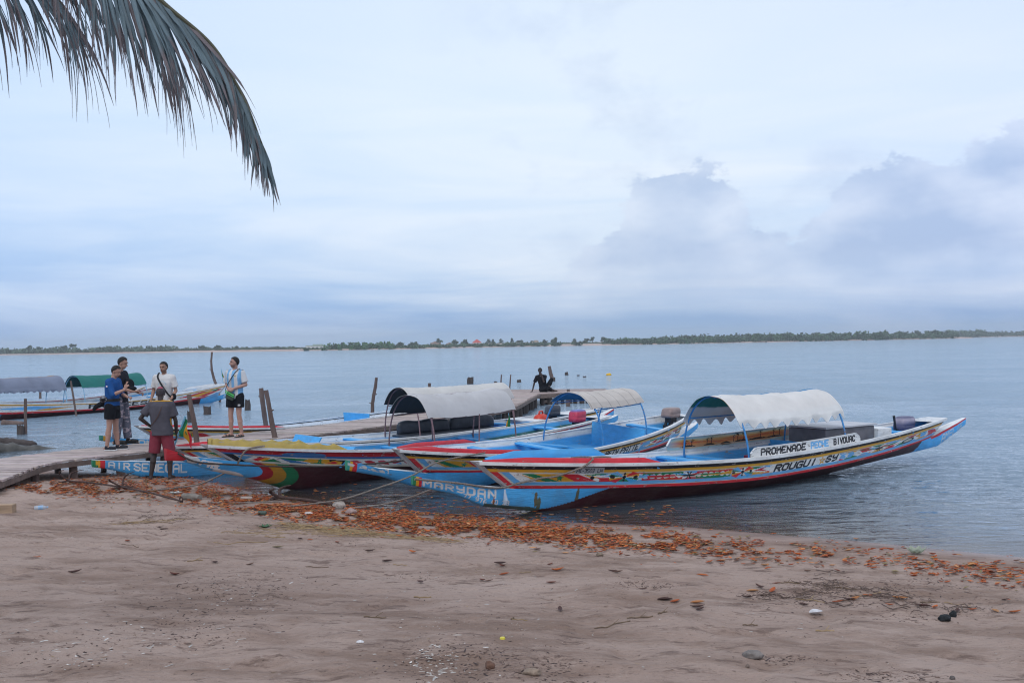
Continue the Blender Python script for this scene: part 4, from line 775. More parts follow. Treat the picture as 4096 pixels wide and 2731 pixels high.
# D: behind the jetty
def d_side(p,s): stripes_red(p,s); flag_motif(p,.6); p.poly([(2.0,.6),(2.5,.6),(2.2,.4)],GRN).poly([(2.3,.4),(2.9,.5),(2.6,.3)],SKB).burst(3.4,.44,.3,.16)
def d_body(p,s):
    X,V=p.X,p.V; p.put(X<1.2,BLU*.92); p.put(X>s.L-.8,BLU)
    for a,b,c in ((-.9,-.80,(.05,.30,.25)),(-.80,-.73,YEL),(-.73,-.66,RED)): p.put((X>=a)&(X<b),c)
    p.text('TONA',-.18,.55,.25,.85,WHT*.8,th=1.4,h=.22,v0b=.4)
DP=(-8.87,23.4,R(46),9.0,1.45,.70,.42,.62,.34,.12,.3,.0)
bd=Boat(DP,'pirogue','pirogue on the far side of the jetty, thin red top edge and flag triangles',GRP,.87,.3,(.55,.42),(.55,.45),[(-.87,.43),(-.3,.3),(.3,.08),(1,-.05),(3,-.2),(7,-.2),(9.3,.3)],res=.02,side_paint=d_side,body_paint=d_body,nv=30)
bd.washboard(.1,3.6,.05,M_RED,side=(-1,)); bd.thwart(3.7); bd.bulkhead(6.4,top=.12); bd.deck(.02,.5,M_WHITE)
# E1, E2: across the water on the left
def e_side(p,s):
    p.band(-.1,.16,RED).band(.16,.2,CRM).band(.2,.78,WHT).band(.78,.92,YEL).band(.92,2,WHT)
    def T(x0,x1): return (x1,x0)
    p.text('PRINCESS',7.75,5.0,.30,.68,BLK,th=1.3,h=.3) if False else None
    p.flip=False; p.text('PRINCESS',7.95,4.75,.28,.72,BLK,th=1.8,h=.3)
    p.poly([(10.0,.3),(12.0,.45),(10.2,.72),(9.4,.6),(9.0,.55)],SKB).poly([(8.5,.62),(9.8,.45),(10.4,.24),(9.6,.26)],YEL).poly([(11.4,.6),(13.8,.7),(13.6,.4),(12.2,.5)],RED)
    p.poly([(4.3,.65),(3.9,.6),(4.4,.5)],RED).poly([(4.6,.45),(3.8,.5),(4.2,.3)],SKB)
    p.poly([(3.4,.45),(1.8,.75),(1.3,.7),(2.5,.3)],RED).poly([(2.6,.40),(1.2,.75),(.8,.7),(2.0,.2)],YEL).poly([(2.0,.3),(.5,.7),(.3,.6),(1.6,.16)],RED).poly([(1.2,.7),(.5,.75),(.8,.5)],GRN)
    p.put((p.V<.35)&(p.X<1.6)&(p.V<(1.6-p.X)*.4),SKB*.8)
def e_body(p,s):
    p.put((p.X<1.8)|(p.X>s.L-2.5),BLU*.9); p.text('SONA',.25,-.5,.3,.8,WHT*.8,th=1.2,h=.3)
EP=(-13.4,46.5,R(241),14.,1.45,.80,.40,.8,.30,.10,.3,0.)
be=Boat(EP,'pirogue','pirogue across the water at left with grey and green canopies and PRINCESS lettering',GRP,.55,.5,(.55,.38),(.6,.5),[(-.55,.38),(.3,.1),(1.5,-.1),(3,-.2),(12,-.2),(14.4,.4)],side=1,res=.022,side_paint=e_side,body_paint=e_body,nv=34)
be.washboard(.1,2.2,.10,M_WHITE,side=(-1,1)); 
for x in (1.6,3.0,4.0,6.3,8.3,9.2,12): be.thwart(x)
be.canopy(5.1,8.15,1.48,1.02,[5.1,8.15],mat('light_blue_pipe',(.25,.45,.6),.5,.2),lambda x,f,ph:(np.array([.03,.22,.19]),np.array([.015,.09,.085])),ext=.05,pw=2.1)
be.canopy(8.95,11.6,1.52,1.05,[8.95,11.6],mat('light_blue_pipe'),lambda x,f,ph:(np.array([.26,.29,.38])*(1+.25*(vnoise(np.array([x*4]),np.array([f*3]),6)[0]-.5)) if not(.48<f<.56) else np.array([.5,.3,.15]),np.array([.03,.04,.06])),ext=.06,pw=2.1,scal=.03)
def e2_body(p,s): p.put(p.X<99,BLU*.8)
E2P=(-16.2,47.0,R(238),13.,1.4,.85,.45,.7,.34,.12,.3,0.)
be2=Boat(E2P,'pirogue','pirogue mostly hidden behind the green canopy, only its white and blue gunwale showing',GRP,.4,.3,(.6,.45),(.5,.4),[(-.4,.4),(.5,.0),(2,-.2),(11,-.2),(13.3,.3)],side=1,res=.05,side_paint=lambda p,s:p.band(-1,.5,BLU).band(.5,.8,WHT).band(.8,2,RED),body_paint=e2_body,nv=14)
for x in (2,5,8): be2.thwart(x)
# ------------------------------------------------------------------ jetty
DZ=.47
M_DECK=mat('deck_planks',(.40,.32,.29),.85,.22,5,.35,18,dirt=.35,attr=True)
M_PILE=mat('dark_pile',(.07,.055,.05),.9,.4,5,.8,9,stretch=(1,1,.3))
M_POST=mat('driftwood_post',(.15,.105,.09),.9,.4,6,.8,9,stretch=(1,1,.25))
NEARE=[(-7.9,12.8),(-8.15,15.8),(-8.42,17.9),(-8.05,18.75),(-7.3,19.8),(-6.35,21.1),(-4.94,22.5),(-3.3,25.0),(-2.3,26.57),(-1.1,28.9),(0,31.57),(.55,35.5),(1.01,39.3)]
FARE =[(-9.6,13.2),(-9.85,16.0),(-9.9,18.4),(-9.2,20.1),(-8.0,21.5),(-6.9,23.1),(-5.7,24.5),(-4.4,26.5),(-3.5,28.2),(-2.6,30.1),(-1.6,32.6),(-1.1,36.2),(-.6,39.9)]
e=empty('jetty',(-4.5,24,DZ)); tag(e,'weathered plank jetty on dark piles running from the beach out past the boats','jetty')
off=np.array([-4.5,24,DZ]); n=[];f=[]
sn=spline([(*p,0) for p in NEARE],14); sf=spline([(*p,0) for p in FARE],14); m=MB(); rng2=random.Random(3)
# resample both edges so each plank is a separate board laid across
def resamp(pts,N):
    pts=np.array(pts); d=np.r_[0,np.cumsum(np.linalg.norm(np.diff(pts,axis=0),axis=1))]; t=np.linspace(0,d[-1],N); return np.stack([np.interp(t,d,pts[:,k]) for k in range(3)],-1)
NP=215; A=resamp(sn,NP); B=resamp(sf,NP)
for i in range(NP-1):
    j=rng2.uniform(-.03,.04); a0,a1,b0,b1_=A[i],A[i+1],B[i],B[i+1]; g=.035; u=(a0-b0)/np.linalg.norm(a0-b0)
    zz=DZ+rng2.uniform(-.006,.008)+(-.30*max(0,(14.2-a0[1])/4))
    q=[a0*(1-g)+a1*g+u*j,a0*g+a1*(1-g)+u*j,b0*g+b1_*(1-g)-u*j,b0*(1-g)+b1_*g-u*j]; V_=[(p[0],p[1],zz)for p in q]+[(p[0],p[1],zz-.035) for p in q]
    k=rng2.uniform(.78,1.15); m.add(np.array(V_)-off,[(3,2,1,0),(4,5,6,7),(0,1,5,4),(1,2,6,5),(2,3,7,6),(3,0,4,7)],np.array([.47,.385,.35])*k*np.array([1,rng2.uniform(.96,1.02),rng2.uniform(.94,1.04)]))
m.build('deck',M_DECK,e,color=True)
# end platform: boards run the other way
m=MB()
for i in range(13):
    t0=i/13;t1=(i+.95)/13; L0=np.array([-.75,39.6+3.7*t0]);L1=np.array([-.75,39.6+3.7*t1]); R0=np.array([3.95,41.2+1.2*t0+rng2.uniform(-.05,.05)]);R1=np.array([3.95,41.2+1.2*t1])
    if i==0: L0=np.array([1.0,39.3])
    zz=DZ+.01+rng2.uniform(-.005,.005); V_=[(*p,zz) for p in (L0,R0,R1,L1)]+[(*p,zz-.04) for p in (L0,R0,R1,L1)]; m.add(np.array(V_)-off,[(0,1,2,3),(7,6,5,4),(0,4,5,1),(1,5,6,2),(2,6,7,3),(3,7,4,0)],np.array([.42,.33,.30])*rng2.uniform(.8,1.15))
m.build('platform_deck',M_DECK,e,color=True)
m=MB(); s1=resamp(sn,60); 
for i in range(59):
    zo=lambda p:-.30*max(0,(14.2-p[1])/4)
    m.beam((s1[i][0]-off[0],s1[i][1]-off[1],-.085+zo(s1[i])),(s1[i+1][0]-off[0],s1[i+1][1]-off[1],-.085+zo(s1[i+1])),.05,.09)
m.build('edge_beam',mat('edge_timber',(.17,.125,.105),.9,.35,6,.6,14),e)
m=MB(); m.beam(np.array([1.0,39.25,DZ-.10])-off,np.array([3.95,41.15,DZ-.10])-off,.08,.16); m.beam(np.array([1.15,39.5,DZ-.34])-off,np.array([2.9,40.6,DZ-.1])-off,.06,.12); m.build('platform_beam',mat('edge_timber'),e)
m=MB(); m.beam(np.array([1.03,39.15,DZ-.05])-off,np.array([0.02,31.5,DZ-.05])-off,.16,.10); m.build('side_beam',mat('edge_timber'),e)
for i in range(0,60,2):
    for src,du in ((s1,.12),(resamp(sf,60),-.1)):
        p=src[i]; x=p[0]-du; y=p[1]; zb=min(gz(x,y),0)-.5; m=MB(); r=rng2.uniform(.055,.09); m.tube([(x-off[0],y-off[1],zb-off[2]),(x-off[0]+.02,y-off[1],(zb-off[2])*.5),(x-off[0],y-off[1],-.045)],[r*1.15,r,r*.95],8,jit=.12); m.build('pile',M_POST if y<21 and rng2.random()<.7 else M_PILE,e)
for i in range(11):
    x=1.15+i*.27; y=39.5+i*.17; r=rng2.uniform(.07,.13); m=MB(); m.tube([(x-off[0],y-off[1],-2.2),(x-off[0]+.03,y-off[1],-.06)],[r,r*.9],8,jit=.12); m.build('pile',M_PILE,e)
for (x,y) in ((.25,33.2),(.45,35),(.7,37),(.85,38.2),(.1,32.3),(-.15,31.4)):
    m=MB(); r=.13; m.tube([(x-off[0]-.05,y-off[1],-2.2),(x-off[0]-.05,y-off[1],-.06)],[r,r*.9],8,jit=.12); m.build('pile',M_PILE,e)
# ------------------------------------------------------------------ posts and stumps
def post(name,px,base,top,wpx,z0,label,lean=None,m=M_POST,knots=0,group='posts and stumps around the jetty',crook=0,ptop=None,below=.6,seg=9):
    """base: picture row of the foot where it meets height z0; top: picture row of the head"""
    b=G(px,base,z0); Y=b[1]; px2=px if ptop is None else ptop; t=Pd(px2,top,Y); r=wpx/2*Y/FPX; n=7; P=[];Rr=[]
    b0=b-(t-b)/np.linalg.norm(t-b)*below
    rg=random.Random(int(px)); 
    for i in range(n+1):
        f=i/n; q=b0*(1-f)+t*f+np.array([math.sin(f*7+px)*crook,0,0]); P.append(q-b); Rr.append(r*(1.12-.25*f)*rg.uniform(.93,1.07))
    a=MB(); a.tube(P,Rr,seg,jit=.13)
    for k in range(knots):
        f=rg.uniform(.5,.95); i=int(f*n); d=np.array([rg.uniform(-1,1),rg.uniform(-.4,.4),.3]); a.tube([P[i],P[i]+d*r*1.9],[r*.45,r*.25],6)
    o=a.build(name,m); o.location=b; tag(o,label,'post' if name!='stump' else 'stump',group); return o
def stump(px,base,top,wpx,label,spikes=3,z0=0.,m=None):
    b=G(px,base,z0); Y=b[1]; h=(base-top)*Y/FPX; r=wpx/2*Y/FPX; rg=random.Random(int(px)+5); a=MB(); seg=12; V_=[];n=5
    for i in range(n):
        f=i/(n-1)
        for k in range(seg):
            an=2*math.pi*k/seg; jag=1 if i<n-1 else rg.uniform(.62,1.05); rr=r*(1.15-.2*f)*rg.uniform(.88,1.12); V_.append((rr*math.cos(an),rr*math.sin(an),-.5+(h*jag+.5)*f))
    V_.append((0,0,h*.6)); F_=[(i*seg+k,i*seg+(k+1)%seg,(i+1)*seg+(k+1)%seg,(i+1)*seg+k) for i in range(n-1) for k in range(seg)]+[((n-1)*seg+k,(n-1)*seg+(k+1)%seg,n*seg) for k in range(seg)]+[tuple(range(seg))[::-1]]
    a.add(V_,F_); o=a.build('stump',m or M_PILE); o.location=b; tag(o,label,'stump','posts and stumps around the jetty'); return o
post('post',102,1735,1594,13,0,'short grey post in the water in front of the pirogue at far left')
stump(83,1737,1695,28,'black square stump below the short grey post at far left')
post('post',306,1664,1523,8,0,'thin pole standing at the side of the PRINCESS pirogue',ptop=283)
post('post',161,1600,1551,10,0,'short pole behind the far left pirogue, under its grey canopy')
stump(758,1690,1638,17,'dark round stump directly left of the leaning post beside the flag')
post('post',789,1779,1577,21,DZ,'thick leaning post on the jetty edge just right of the flag',ptop=757,crook=.01)
stump(829,1659,1620,30,'forked black stump between the leaning post and the man in stripes',m=M_PILE)
post('post',873,1607,1408,10,0,'tall crooked bare pole rising above the far shore line',ptop=845,crook=.10,knots=3)
stump(991,1640,1592,22,'square dark stump partly behind the man in the striped shirt')
post('post',1066,1722,1552,21,.3,'thick dark post, left one of the crossing pair on the jetty',ptop=1044,knots=2)
post('post',1099,1750,1560,21,DZ,'thick lighter post, right one of the crossing pair on the jetty',ptop=1064,knots=3)
post('post',1490,1674,1510,14,.3,'single tall knobbly post behind the jetty left of the grey canopy',ptop=1502,crook=.03,knots=4)
post('post',1718,1600,1532,15,0,'short grey post head just above the white canopy',)
stump(1881,1535,1506,26,'broad jagged stump above the right end of the white canopy')
stump(1982,1539,1524,15,'low stump left of the two thin sticks near the platform')
post('post',2001,1558,1498,6,DZ,'left one of two thin sticks at the platform edge',ptop=2006)
post('post',2038,1558,1498,6,DZ,'right one of two thin sticks at the platform edge',ptop=2043)
stump(2076,1529,1517,18,'low wedge-shaped stump between the thin sticks and the seated man')
post('post',2212,1523,1464,15,0,'leaning split plank post right of the seated man',ptop=2196,crook=.03)
stump(2213,1524,1506,16,'low stump at the foot of the leaning split plank')
stump(2266,1500,1487,14,'small square stump right of the leaning plank')
stump(2313,1503,1499,11,'tiny dark snag between the square stump and the low round one')
stump(2338,1508,1503,14,'low round stump nearest the yellow float')
post('post',2273,1576,1556,16,DZ,'short post head at the front edge of the platform')
m=MB(); c=G(2435,1501,0); m.ell((0,0,.05),(.20,.13,.11)); m.ell((.06,0,.13),(.05,.05,.05)); o=m.build('float',mat('yellow_plastic',(.75,.42,.02),.5,.15),smooth=True); o.location=c; tag(o,'yellow orange float drifting on open water right of the stumps','float')
# wrecked logs at the left edge
def log(name,pa,pb,z,r,label,cat,m,sag=.05,jit=.25,zz=None,seg=14):
    a=G(*pa,z) ; b=G(*pb,z); c=(a+b)/2; P=[];Rr=[]
    for i in range(15):
        f=i/14; q=a*(1-f)+b*f; q=q-c; q[2]+=-sag*f; P.append(q); Rr.append(r*(1-.45*f)*random.uniform(.88,1.12))
    k=MB(); k.tube(P,Rr,seg,jit=jit*.4); o=k.build(name,m,smooth=True); o.location=c; return tag(o,label,cat)
M_MOSS=mat('wet_mossy_log',(.09,.085,.075),.55,.5,6,.9,9)
log('log',(-60,1800),(235,1782),.06,.24,'big wet grey half-sunken log at the left edge','log',M_MOSS,sag=.20)
log('log',(-60,1762),(140,1768),.12,.15,'black rotten timber lying behind the big wet log','log',M_PILE,sag=.06,jit=.6)
log('log',(10,1693),(95,1692),.05,.13,'low brown log behind the black stump at far left','log',M_POST,sag=.02)
# ------------------------------------------------------------------ people
class Person:
    """body frame: x right of the person, y forward, z up; yaw turns forward direction (0 = away from camera)"""
    def __init__(s,loc,yaw,label,skin,h=1.75,name='person'):
        s.k=h/1.78; s.e=empty(name,loc,yaw); tag(s.e,label,'person'); s.skin=skin
        s.J=dict(pel=(0,0,.95),hipL=(-.09,0,.92),hipR=(.09,0,.92),kneeL=(-.11,.03,.49),kneeR=(.11,.03,.49),ankL=(-.12,-.02,.085),ankR=(.12,-.02,.085),toeL=(-.15,.16,.03),toeR=(.15,.16,.03),
                 waist=(0,.0,1.10),chest=(0,.01,1.33),neck=(0,.0,1.50),head=(0,.03,1.665),shL=(-.185,0,1.44),shR=(.185,0,1.44),elL=(-.24,-.03,1.15),elR=(.24,-.03,1.15),wrL=(-.25,.06,.90),wrR=(.25,.06,.90))
        s.hd=dict(yaw=0.,pitch=0.); s.hand={'L':((0,.1,-1),(1,0,0),.35),'R':((0,.1,-1),(-1,0,0),.35)}; s.face=True; s.beard=False; s.waistfat=1.
    def P(s,n): return np.array(s.J[n],float)*s.k if isinstance(n,str) else np.array(n,float)*s.k
    def rem(s,m,name,material,col,parent,voxel=.011,smooth=3,colfn=None):
        o=m.build(name,material,None); md=o.modifiers.new('r','REMESH'); md.mode='VOXEL'; md.voxel_size=voxel; sm=o.modifiers.new('s','SMOOTH'); sm.iterations=smooth; sm.factor=.5
        dg=bpy.context.evaluated_depsgraph_get(); me=bpy.data.meshes.new_from_object(o.evaluated_get(dg)); old=o.data; o.modifiers.clear(); o.data=me; bpy.data.meshes.remove(old); me.name=name
        n=len(me.vertices); V=np.zeros(n*3,np.float32); me.vertices.foreach_get('co',V); V=V.reshape(-1,3); c=np.ones((n,4),np.float32); c[:,:3]=col
        if colfn is not None: c[:,:3]=colfn(V,c[:,:3].copy())
        if 'Col' in me.color_attributes: me.color_attributes.remove(me.color_attributes['Col'])
        a=me.color_attributes.new('Col','FLOAT_COLOR','POINT'); a.data.foreach_set('color',c.ravel())
        if not me.materials: me.materials.append(material)
        me.polygons.foreach_set('use_smooth',np.ones(len(me.polygons),bool)); o.parent=parent; return o
    def hframe(s):
        y,p=s.hd['yaw'],s.hd['pitch']; Rz=np.array([[math.cos(y),-math.sin(y),0],[math.sin(y),math.cos(y),0],[0,0,1]]); Rx=np.array([[1,0,0],[0,math.cos(p),-math.sin(p)],[0,math.sin(p),math.cos(p)]]); return Rz@Rx
    def mkhand(s,m,side):
        k=s.k; W=s.P('wr'+side); d,n,curl=s.hand[side]; d=np.array(d,float); d/=np.linalg.norm(d); n=np.array(n,float); n-=d*(n@d); n/=np.linalg.norm(n); w=np.cross(d,n); 
        if side=='R': w=-w
        for j in (-1,-.33,.33,1): m.cap(W+d*.015*k,.017*k,W+d*.085*k+w*j*.027*k,.012*k,8)
        for j,(o_,L) in enumerate(zip((-.031,-.011,.010,.030),(.078,.086,.08,.062))):
            cu=curl*(1+.15*j) if not isinstance(s.hand[side][2],(list,tuple)) else curl[j]
            b=W+d*.088*k+w*o_*k; p=b; a=0
            for seg in range(3):
                a+=cu*.9; q=p+(d*math.cos(a)+n*math.sin(a))*L*k*(.42,.32,.26)[seg]; m.cap(p,.0085*k,q,.0078*k,7); p=q
        t0=W+d*.03*k-w*.022*k; t1=t0+(d*.55-w*.6+n*.35)*.05*k; t2=t1+(d*.85-w*.1+n*.4)*.035*k; m.cap(t0,.013*k,t1,.010*k,7); m.cap(t1,.010*k,t2,.008*k,7)
    def body(s,legs=True):
        k=s.k; m=MB(); P=s.P; Hh=s.hframe(); hc=P('head')
        # head: skull, jaw, nose, ears, neck
        m.ell(hc+Hh@np.array([0,-.012,.025])*k,(.074*k,.093*k,.095*k),Hh,10); m.ell(hc+Hh@np.array([0,.02,-.045])*k,(.057*k,.068*k,.075*k),Hh,10); m.ell(hc+Hh@np.array([0,.045,-.098])*k,(.028*k,.028*k,.02*k),Hh,8)
        m.cap(hc+Hh@np.array([0,.083,.01])*k,.010*k,hc+Hh@np.array([0,.103,-.028])*k,.014*k,8)
        for sx in (-1,1):
            m.ell(hc+Hh@np.array([sx*.078,-.005,-.01])*k,(.010*k,.018*k,.030*k),Hh,6); m.cap(hc+Hh@np.array([sx*.045,.076,.032])*k,.012*k,hc+Hh@np.array([sx*.015,.086,.034])*k,.010*k,6)
        m.cap(hc+Hh@np.array([-.016,.082,-.062])*k,.010*k,hc+Hh@np.array([.016,.082,-.062])*k,.010*k,6)
        m.cap(P('neck')-[0,0,.04*k],.058*k,hc+Hh@np.array([0,-.02,-.06])*k,.052*k,14)
        # torso
        c=P('chest'); w=P('waist'); pl=P('pel'); nk=P('neck'); sx=P('shR')-P('shL'); ya=math.atan2(sx[1],sx[0])
        m.loft([(pl-[0,0,.09*k],.10*k,.08*k,0),(pl,.155*k,.11*k,0),(pl*.5+w*.5,.15*k,.105*k,0),(w,.142*k*s.waistfat,.10*k*s.waistfat,ya*.5),(w*.5+c*.5,.155*k,.108*k,ya),(c,.172*k,.115*k,ya),(c*.45+nk*.55,.165*k,.10*k,ya),(nk-[0,0,.02*k],.075*k,.065*k,ya)],24)
        for S in 'LR':
            sh,el,wr=P('sh'+S),P('el'+S),P('wr'+S); m.cap(nk-[0,0,.03*k],.05*k,sh,.055*k); m.cap(sh,.052*k,el,.038*k); m.cap(el,.040*k,el*.6+wr*.4,.037*k); m.cap(el*.6+wr*.4,.037*k,wr,.025*k); s.mkhand(m,S)
            if legs:
                hp,kn,an,to=P('hip'+S),P('knee'+S),P('ank'+S),P('toe'+S); m.cap(hp,.088*k,kn,.054*k); m.cap(kn,.054*k,kn*.65+an*.35+np.array([0,-.012*k,0]),.056*k); m.cap(kn*.65+an*.35,.056*k,an,.036*k); m.cap(an-[0,0,.02*k],.038*k,to,.028*k); m.cap(an-[0,0,.03*k],.036*k,an-[0,.045*k,.045*k],.03*k)
        sk=np.array(s.skin)
        def cf(V,c):
            q=(V-hc)@Hh/k; x,y,z=q.T; c=c*(.93+.12*fbm(V[:,0]*25,V[:,2]*25,2,3))[:,None]
            if s.face:
                f=y>.045; lip=f&(np.abs(z+.062)<.009)&(np.abs(x)<.024); c[lip]=sk*np.array([.75,.5,.5]); c[f&(np.abs(z-.015)<.006)&(np.abs(np.abs(x)-.031)<.012)]=sk*.35; c[f&(np.abs(z-.040)<.0045)&(np.abs(np.abs(x)-.032)<.020)]=sk*.3
                if s.beard: b=(y>-.01)&(z<-.04)&(z>-.125)&(np.abs(x)<.09)&~lip; c[b]=c[b]*.55
            return c
        m0=s.rem(m,'body',mat('skin',attr=True,rough=.55,var=.05,vscale=20,spec=.35),sk,s.e,voxel=.0075*k,smooth=2,colfn=cf); return m0
    def hair(s,col=(.012,.010,.009),length=.0,cap=None,front=.045):
        k=s.k; Hh=s.hframe(); hc=s.P('head'); m=MB(); V_=[];seg=30;nr=12
        # shell hugging the skull from the hairline up
        for i in range(nr+1):
            t=i/nr
            for j in range(seg):
                a=2*math.pi*j/seg; fr=(math.sin(a)+1)/2  # 1 = front
                zl=((.088 if not cap else .06) if fr>.8 else (.088 if not cap else .06)-(.8-fr)*(.215+length)) ; th=(math.pi/2-math.asin(max(-.97,min(.97,(zl-.025)/.1))))*(1-t)
                n=1+.06*math.sin(a*9+i*2)*(.5 if cap else 1); rx=.083+.006*n; V_.append(hc+Hh@np.array([rx*math.sin(th)*math.cos(a),-.014+(.100+.006*n)*math.sin(th)*math.sin(a),.025+(.104+.004*n)*math.cos(th)])*k)
        F_=[(i*seg+j,i*seg+(j+1)%seg,(i+1)*seg+(j+1)%seg,(i+1)*seg+j) for i in range(nr) for j in range(seg)]
        m.add(V_,F_); o=m.build('hair' if not cap else 'cap',cap or mat('black_hair',col,.7,.4,60,.6,80),s.e,smooth=True); so=o.modifiers.new('t','SOLIDIFY'); so.thickness=.012; so.offset=-1; return o
    def shirt(s,col,sleeve=.55,hem=.88,fat=.022,colfn=None,name='shirt',sleeveL=None,loose=0.,cuff=None):
        k=s.k; P=s.P; m=MB(); c=P('chest'); w=P('waist'); pl=P('pel'); nk=P('neck'); sx=P('shR')-P('shL'); ya=math.atan2(sx[1],sx[0]); hz=hem*k; f=fat*k
        hc=pl*(1)+np.array([0,0,hz-pl[2]]); sec=[(hc,(.158+loose)*k+f,.115*k+f+loose*.5*k,0)]
        for q,rx,ry in ((pl,.157,.112),(pl*.5+w*.5,.152,.108),(w,.147*s.waistfat,.104*s.waistfat),(w*.5+c*.5,.158,.11),(c,.175,.117),(c*.45+nk*.55,.166,.10),(nk-[0,0,.012*k],.078,.066)):
            if q[2]>hz+.02: sec.append((q,(rx+loose*.7)*k+f,ry*k+f+loose*.4*k,ya if q[2]>w[2] else 0))
        m.loft(sec,26)
        for S in 'LR':
            sl=sleeve if S=='R' or sleeveL is None else sleeveL
            sh,el,wr=P('sh'+S),P('el'+S),P('wr'+S); m.cap(nk-[0,0,.03*k],.052*k+f*.6,sh,.058*k+f*.7)
            if sl<=1: m.cap(sh,.056*k+f*.9,sh*.7+el*.3,.054*k+f*.9); m.tube([sh*.85+el*.15,sh*(1-sl*.5)+el*sl*.5,sh*(1-sl)+el*sl],[.050*k+f*.9,.054*k+f,.056*k+f*1.1],16)
            else: t=sl-1; m.cap(sh,.054*k+f*.9,el,.042*k+f*.8); m.tube([el,el*(1-t)+wr*t],[.042*k+f*.8,.036*k+f*.7],14)
        def cf(V,c):
            c=c*(.88+.24*fbm(V[:,0]*9+V[:,1]*5,V[:,2]*7,3,6))[:,None]
            if colfn: c=colfn(V/k,c)
            if cuff is not None:
                for S in 'LR':
                    sh,el=P('sh'+S),P('el'+S); ax=el-sh; L=np.linalg.norm(ax); ax/=L; t=(V-sh)@ax; dd=np.linalg.norm((V-sh)-t[:,None]*ax,axis=1)
                    c[(t>sleeve*L+.012)&(t<L*1.2)&(dd<.105)]=cuff
            return c
        return s.rem(m,name,mat('cloth',attr=True,rough=.9,var=.12,vscale=9,bump=.5,bscale=14,spec=.1),np.array(col),s.e,voxel=.010*k,smooth=3,colfn=cf)
    def legwear(s,col,length=.45,fat=.028,name='shorts',colfn=None,top=1.02):
        """length: fraction hip..knee (<=1) or beyond to the ankle (<=2)"""
        k=s.k; P=s.P; m=MB(); f=fat*k; pl=P('pel'); m.loft([(pl-[0,0,.12*k],.14*k+f,.10*k+f,0),(pl,.157*k+f*.6,.112*k+f*.6,0),(pl+[0,0,(top-.95)*k],.15*k+f*.4,.108*k+f*.4,0)],24)
        for S in 'LR':
            hp,kn,an=P('hip'+S),P('knee'+S),P('ank'+S)
            if length<=1: q=hp*(1-length)+kn*length; m.cap(hp,.085*k+f,hp*.7+kn*.3,.085*k+f); m.tube([hp,hp*.5+q*.5,q],[.088*k+f,.087*k+f*1.0,.080*k+f*1.1],18)
            else: m.cap(hp,.085*k+f,kn,.06*k+f); t=length-1; m.tube([kn,kn*(1-t)+an*t],[.06*k+f,.052*k+f*.9],16)
        def cf(V,c):
            c=c*(.88+.24*fbm(V[:,0]*9,V[:,2]*8,3,16))[:,None]; return colfn(V/k,c) if colfn else c
        return s.rem(m,name,mat('cloth'),np.array(col),s.e,voxel=.010*k,smooth=3,colfn=cf)
    def shoes(s,col,sole=(.6,.6,.6),sandal=False):
        k=s.k
        for S in 'LR':
            an,to=s.P('ank'+S),s.P('toe'+S); d=to-an; d[2]=0; L=np.linalg.norm(d); d/=L; n=np.array([-d[1],d[0],0]); heel=an-d*.05*k; heel[2]=.0; tip=to+d*.045*k; tip[2]=0
            m=MB(); m.beam(heel+[0,0,.012*k],tip+[0,0,.012*k],.085*k,.024*k); so=bevel(m.build('sandal' if sandal else 'shoe',mat('sole_%d'%int(sole[0]*100),sole,.7,.2),s.e),.01)
            m=MB()
            if sandal:
                for t in (.45,.72):
                    q=heel*(1-t)+tip*t; m.tube([q+n*.045*k+[0,0,.02*k],q+n*.03*k+[0,0,.062*k],q-n*.03*k+[0,0,.062*k],q-n*.045*k+[0,0,.02*k]],.011*k,6)
                m.build('strap',mat('black_leather',(.015,.015,.015),.5,.2),so)
            else:
                m.cap(an-[0,0,.01*k],.047*k,heel+d*.04*k+[0,0,.055*k],.044*k); m.cap(an*.5+to*.5+[0,0,-.005*k],.045*k,to+[0,0,.022*k],.038*k); m.cap(heel+d*.05*k+[0,0,.045*k],.042*k,to+[0,0,.02*k],.036*k)
                s.rem(m,'upper',mat('shoe_cloth',attr=True,rough=.7,var=.2),np.array(col),so,voxel=.009)
    def strap(s,pts,r=.012,m=None,name='strap'):
        a=MB(); P=spline([s.P(p) for p in pts],6); 
        for i in range(len(P)-1): a.beam(P[i],P[i+1],r*2.2,r*.7,up=(0,1,.2))
        return a.build(name,m or mat('black_webbing',(.015,.015,.018),.8,.2),s.e)
BLACKC=(.013,.014,.018)
# man in blue: side-on, looking down to the right, one hand raised
pos=G(452,1800,DZ)
p=Person((pos[0],pos[1],DZ+.002),R(-95),'man in long-sleeved blue shirt and black shorts raising one hand, black pouch at his waist',(.42,.24,.18),1.72)
p.J.update(head=(0,.10,1.64),neck=(0,.03,1.49),chest=(0,.02,1.32),shR=(.18,.02,1.43),shL=(-.18,.04,1.43),elR=(.22,.13,1.17),wrR=(.15,.36,1.27),elL=(-.22,.10,1.16),wrL=(-.08,.30,1.10),kneeL=(-.10,.02,.49),kneeR=(.10,-.02,.49),ankL=(-.11,.05,.085),ankR=(.10,-.08,.085),toeL=(-.12,.23,.03),toeR=(.13,.10,.03))
p.hd=dict(yaw=-.1,pitch=-.42); p.hand['R']=((0,.45,1),(-1,0,0),[.05,.1,.9,1.1]); p.hand['L']=((.5,.8,.1),(0,0,-1),.7)
p.body(); p.hair(length=.0); p.shirt((.02,.085,.26),sleeve=1.15,hem=.93,colfn=lambda V,c:c,name='shirt'); p.legwear(BLACKC,.62); p.shoes((.015,.017,.025),(.55,.55,.55))
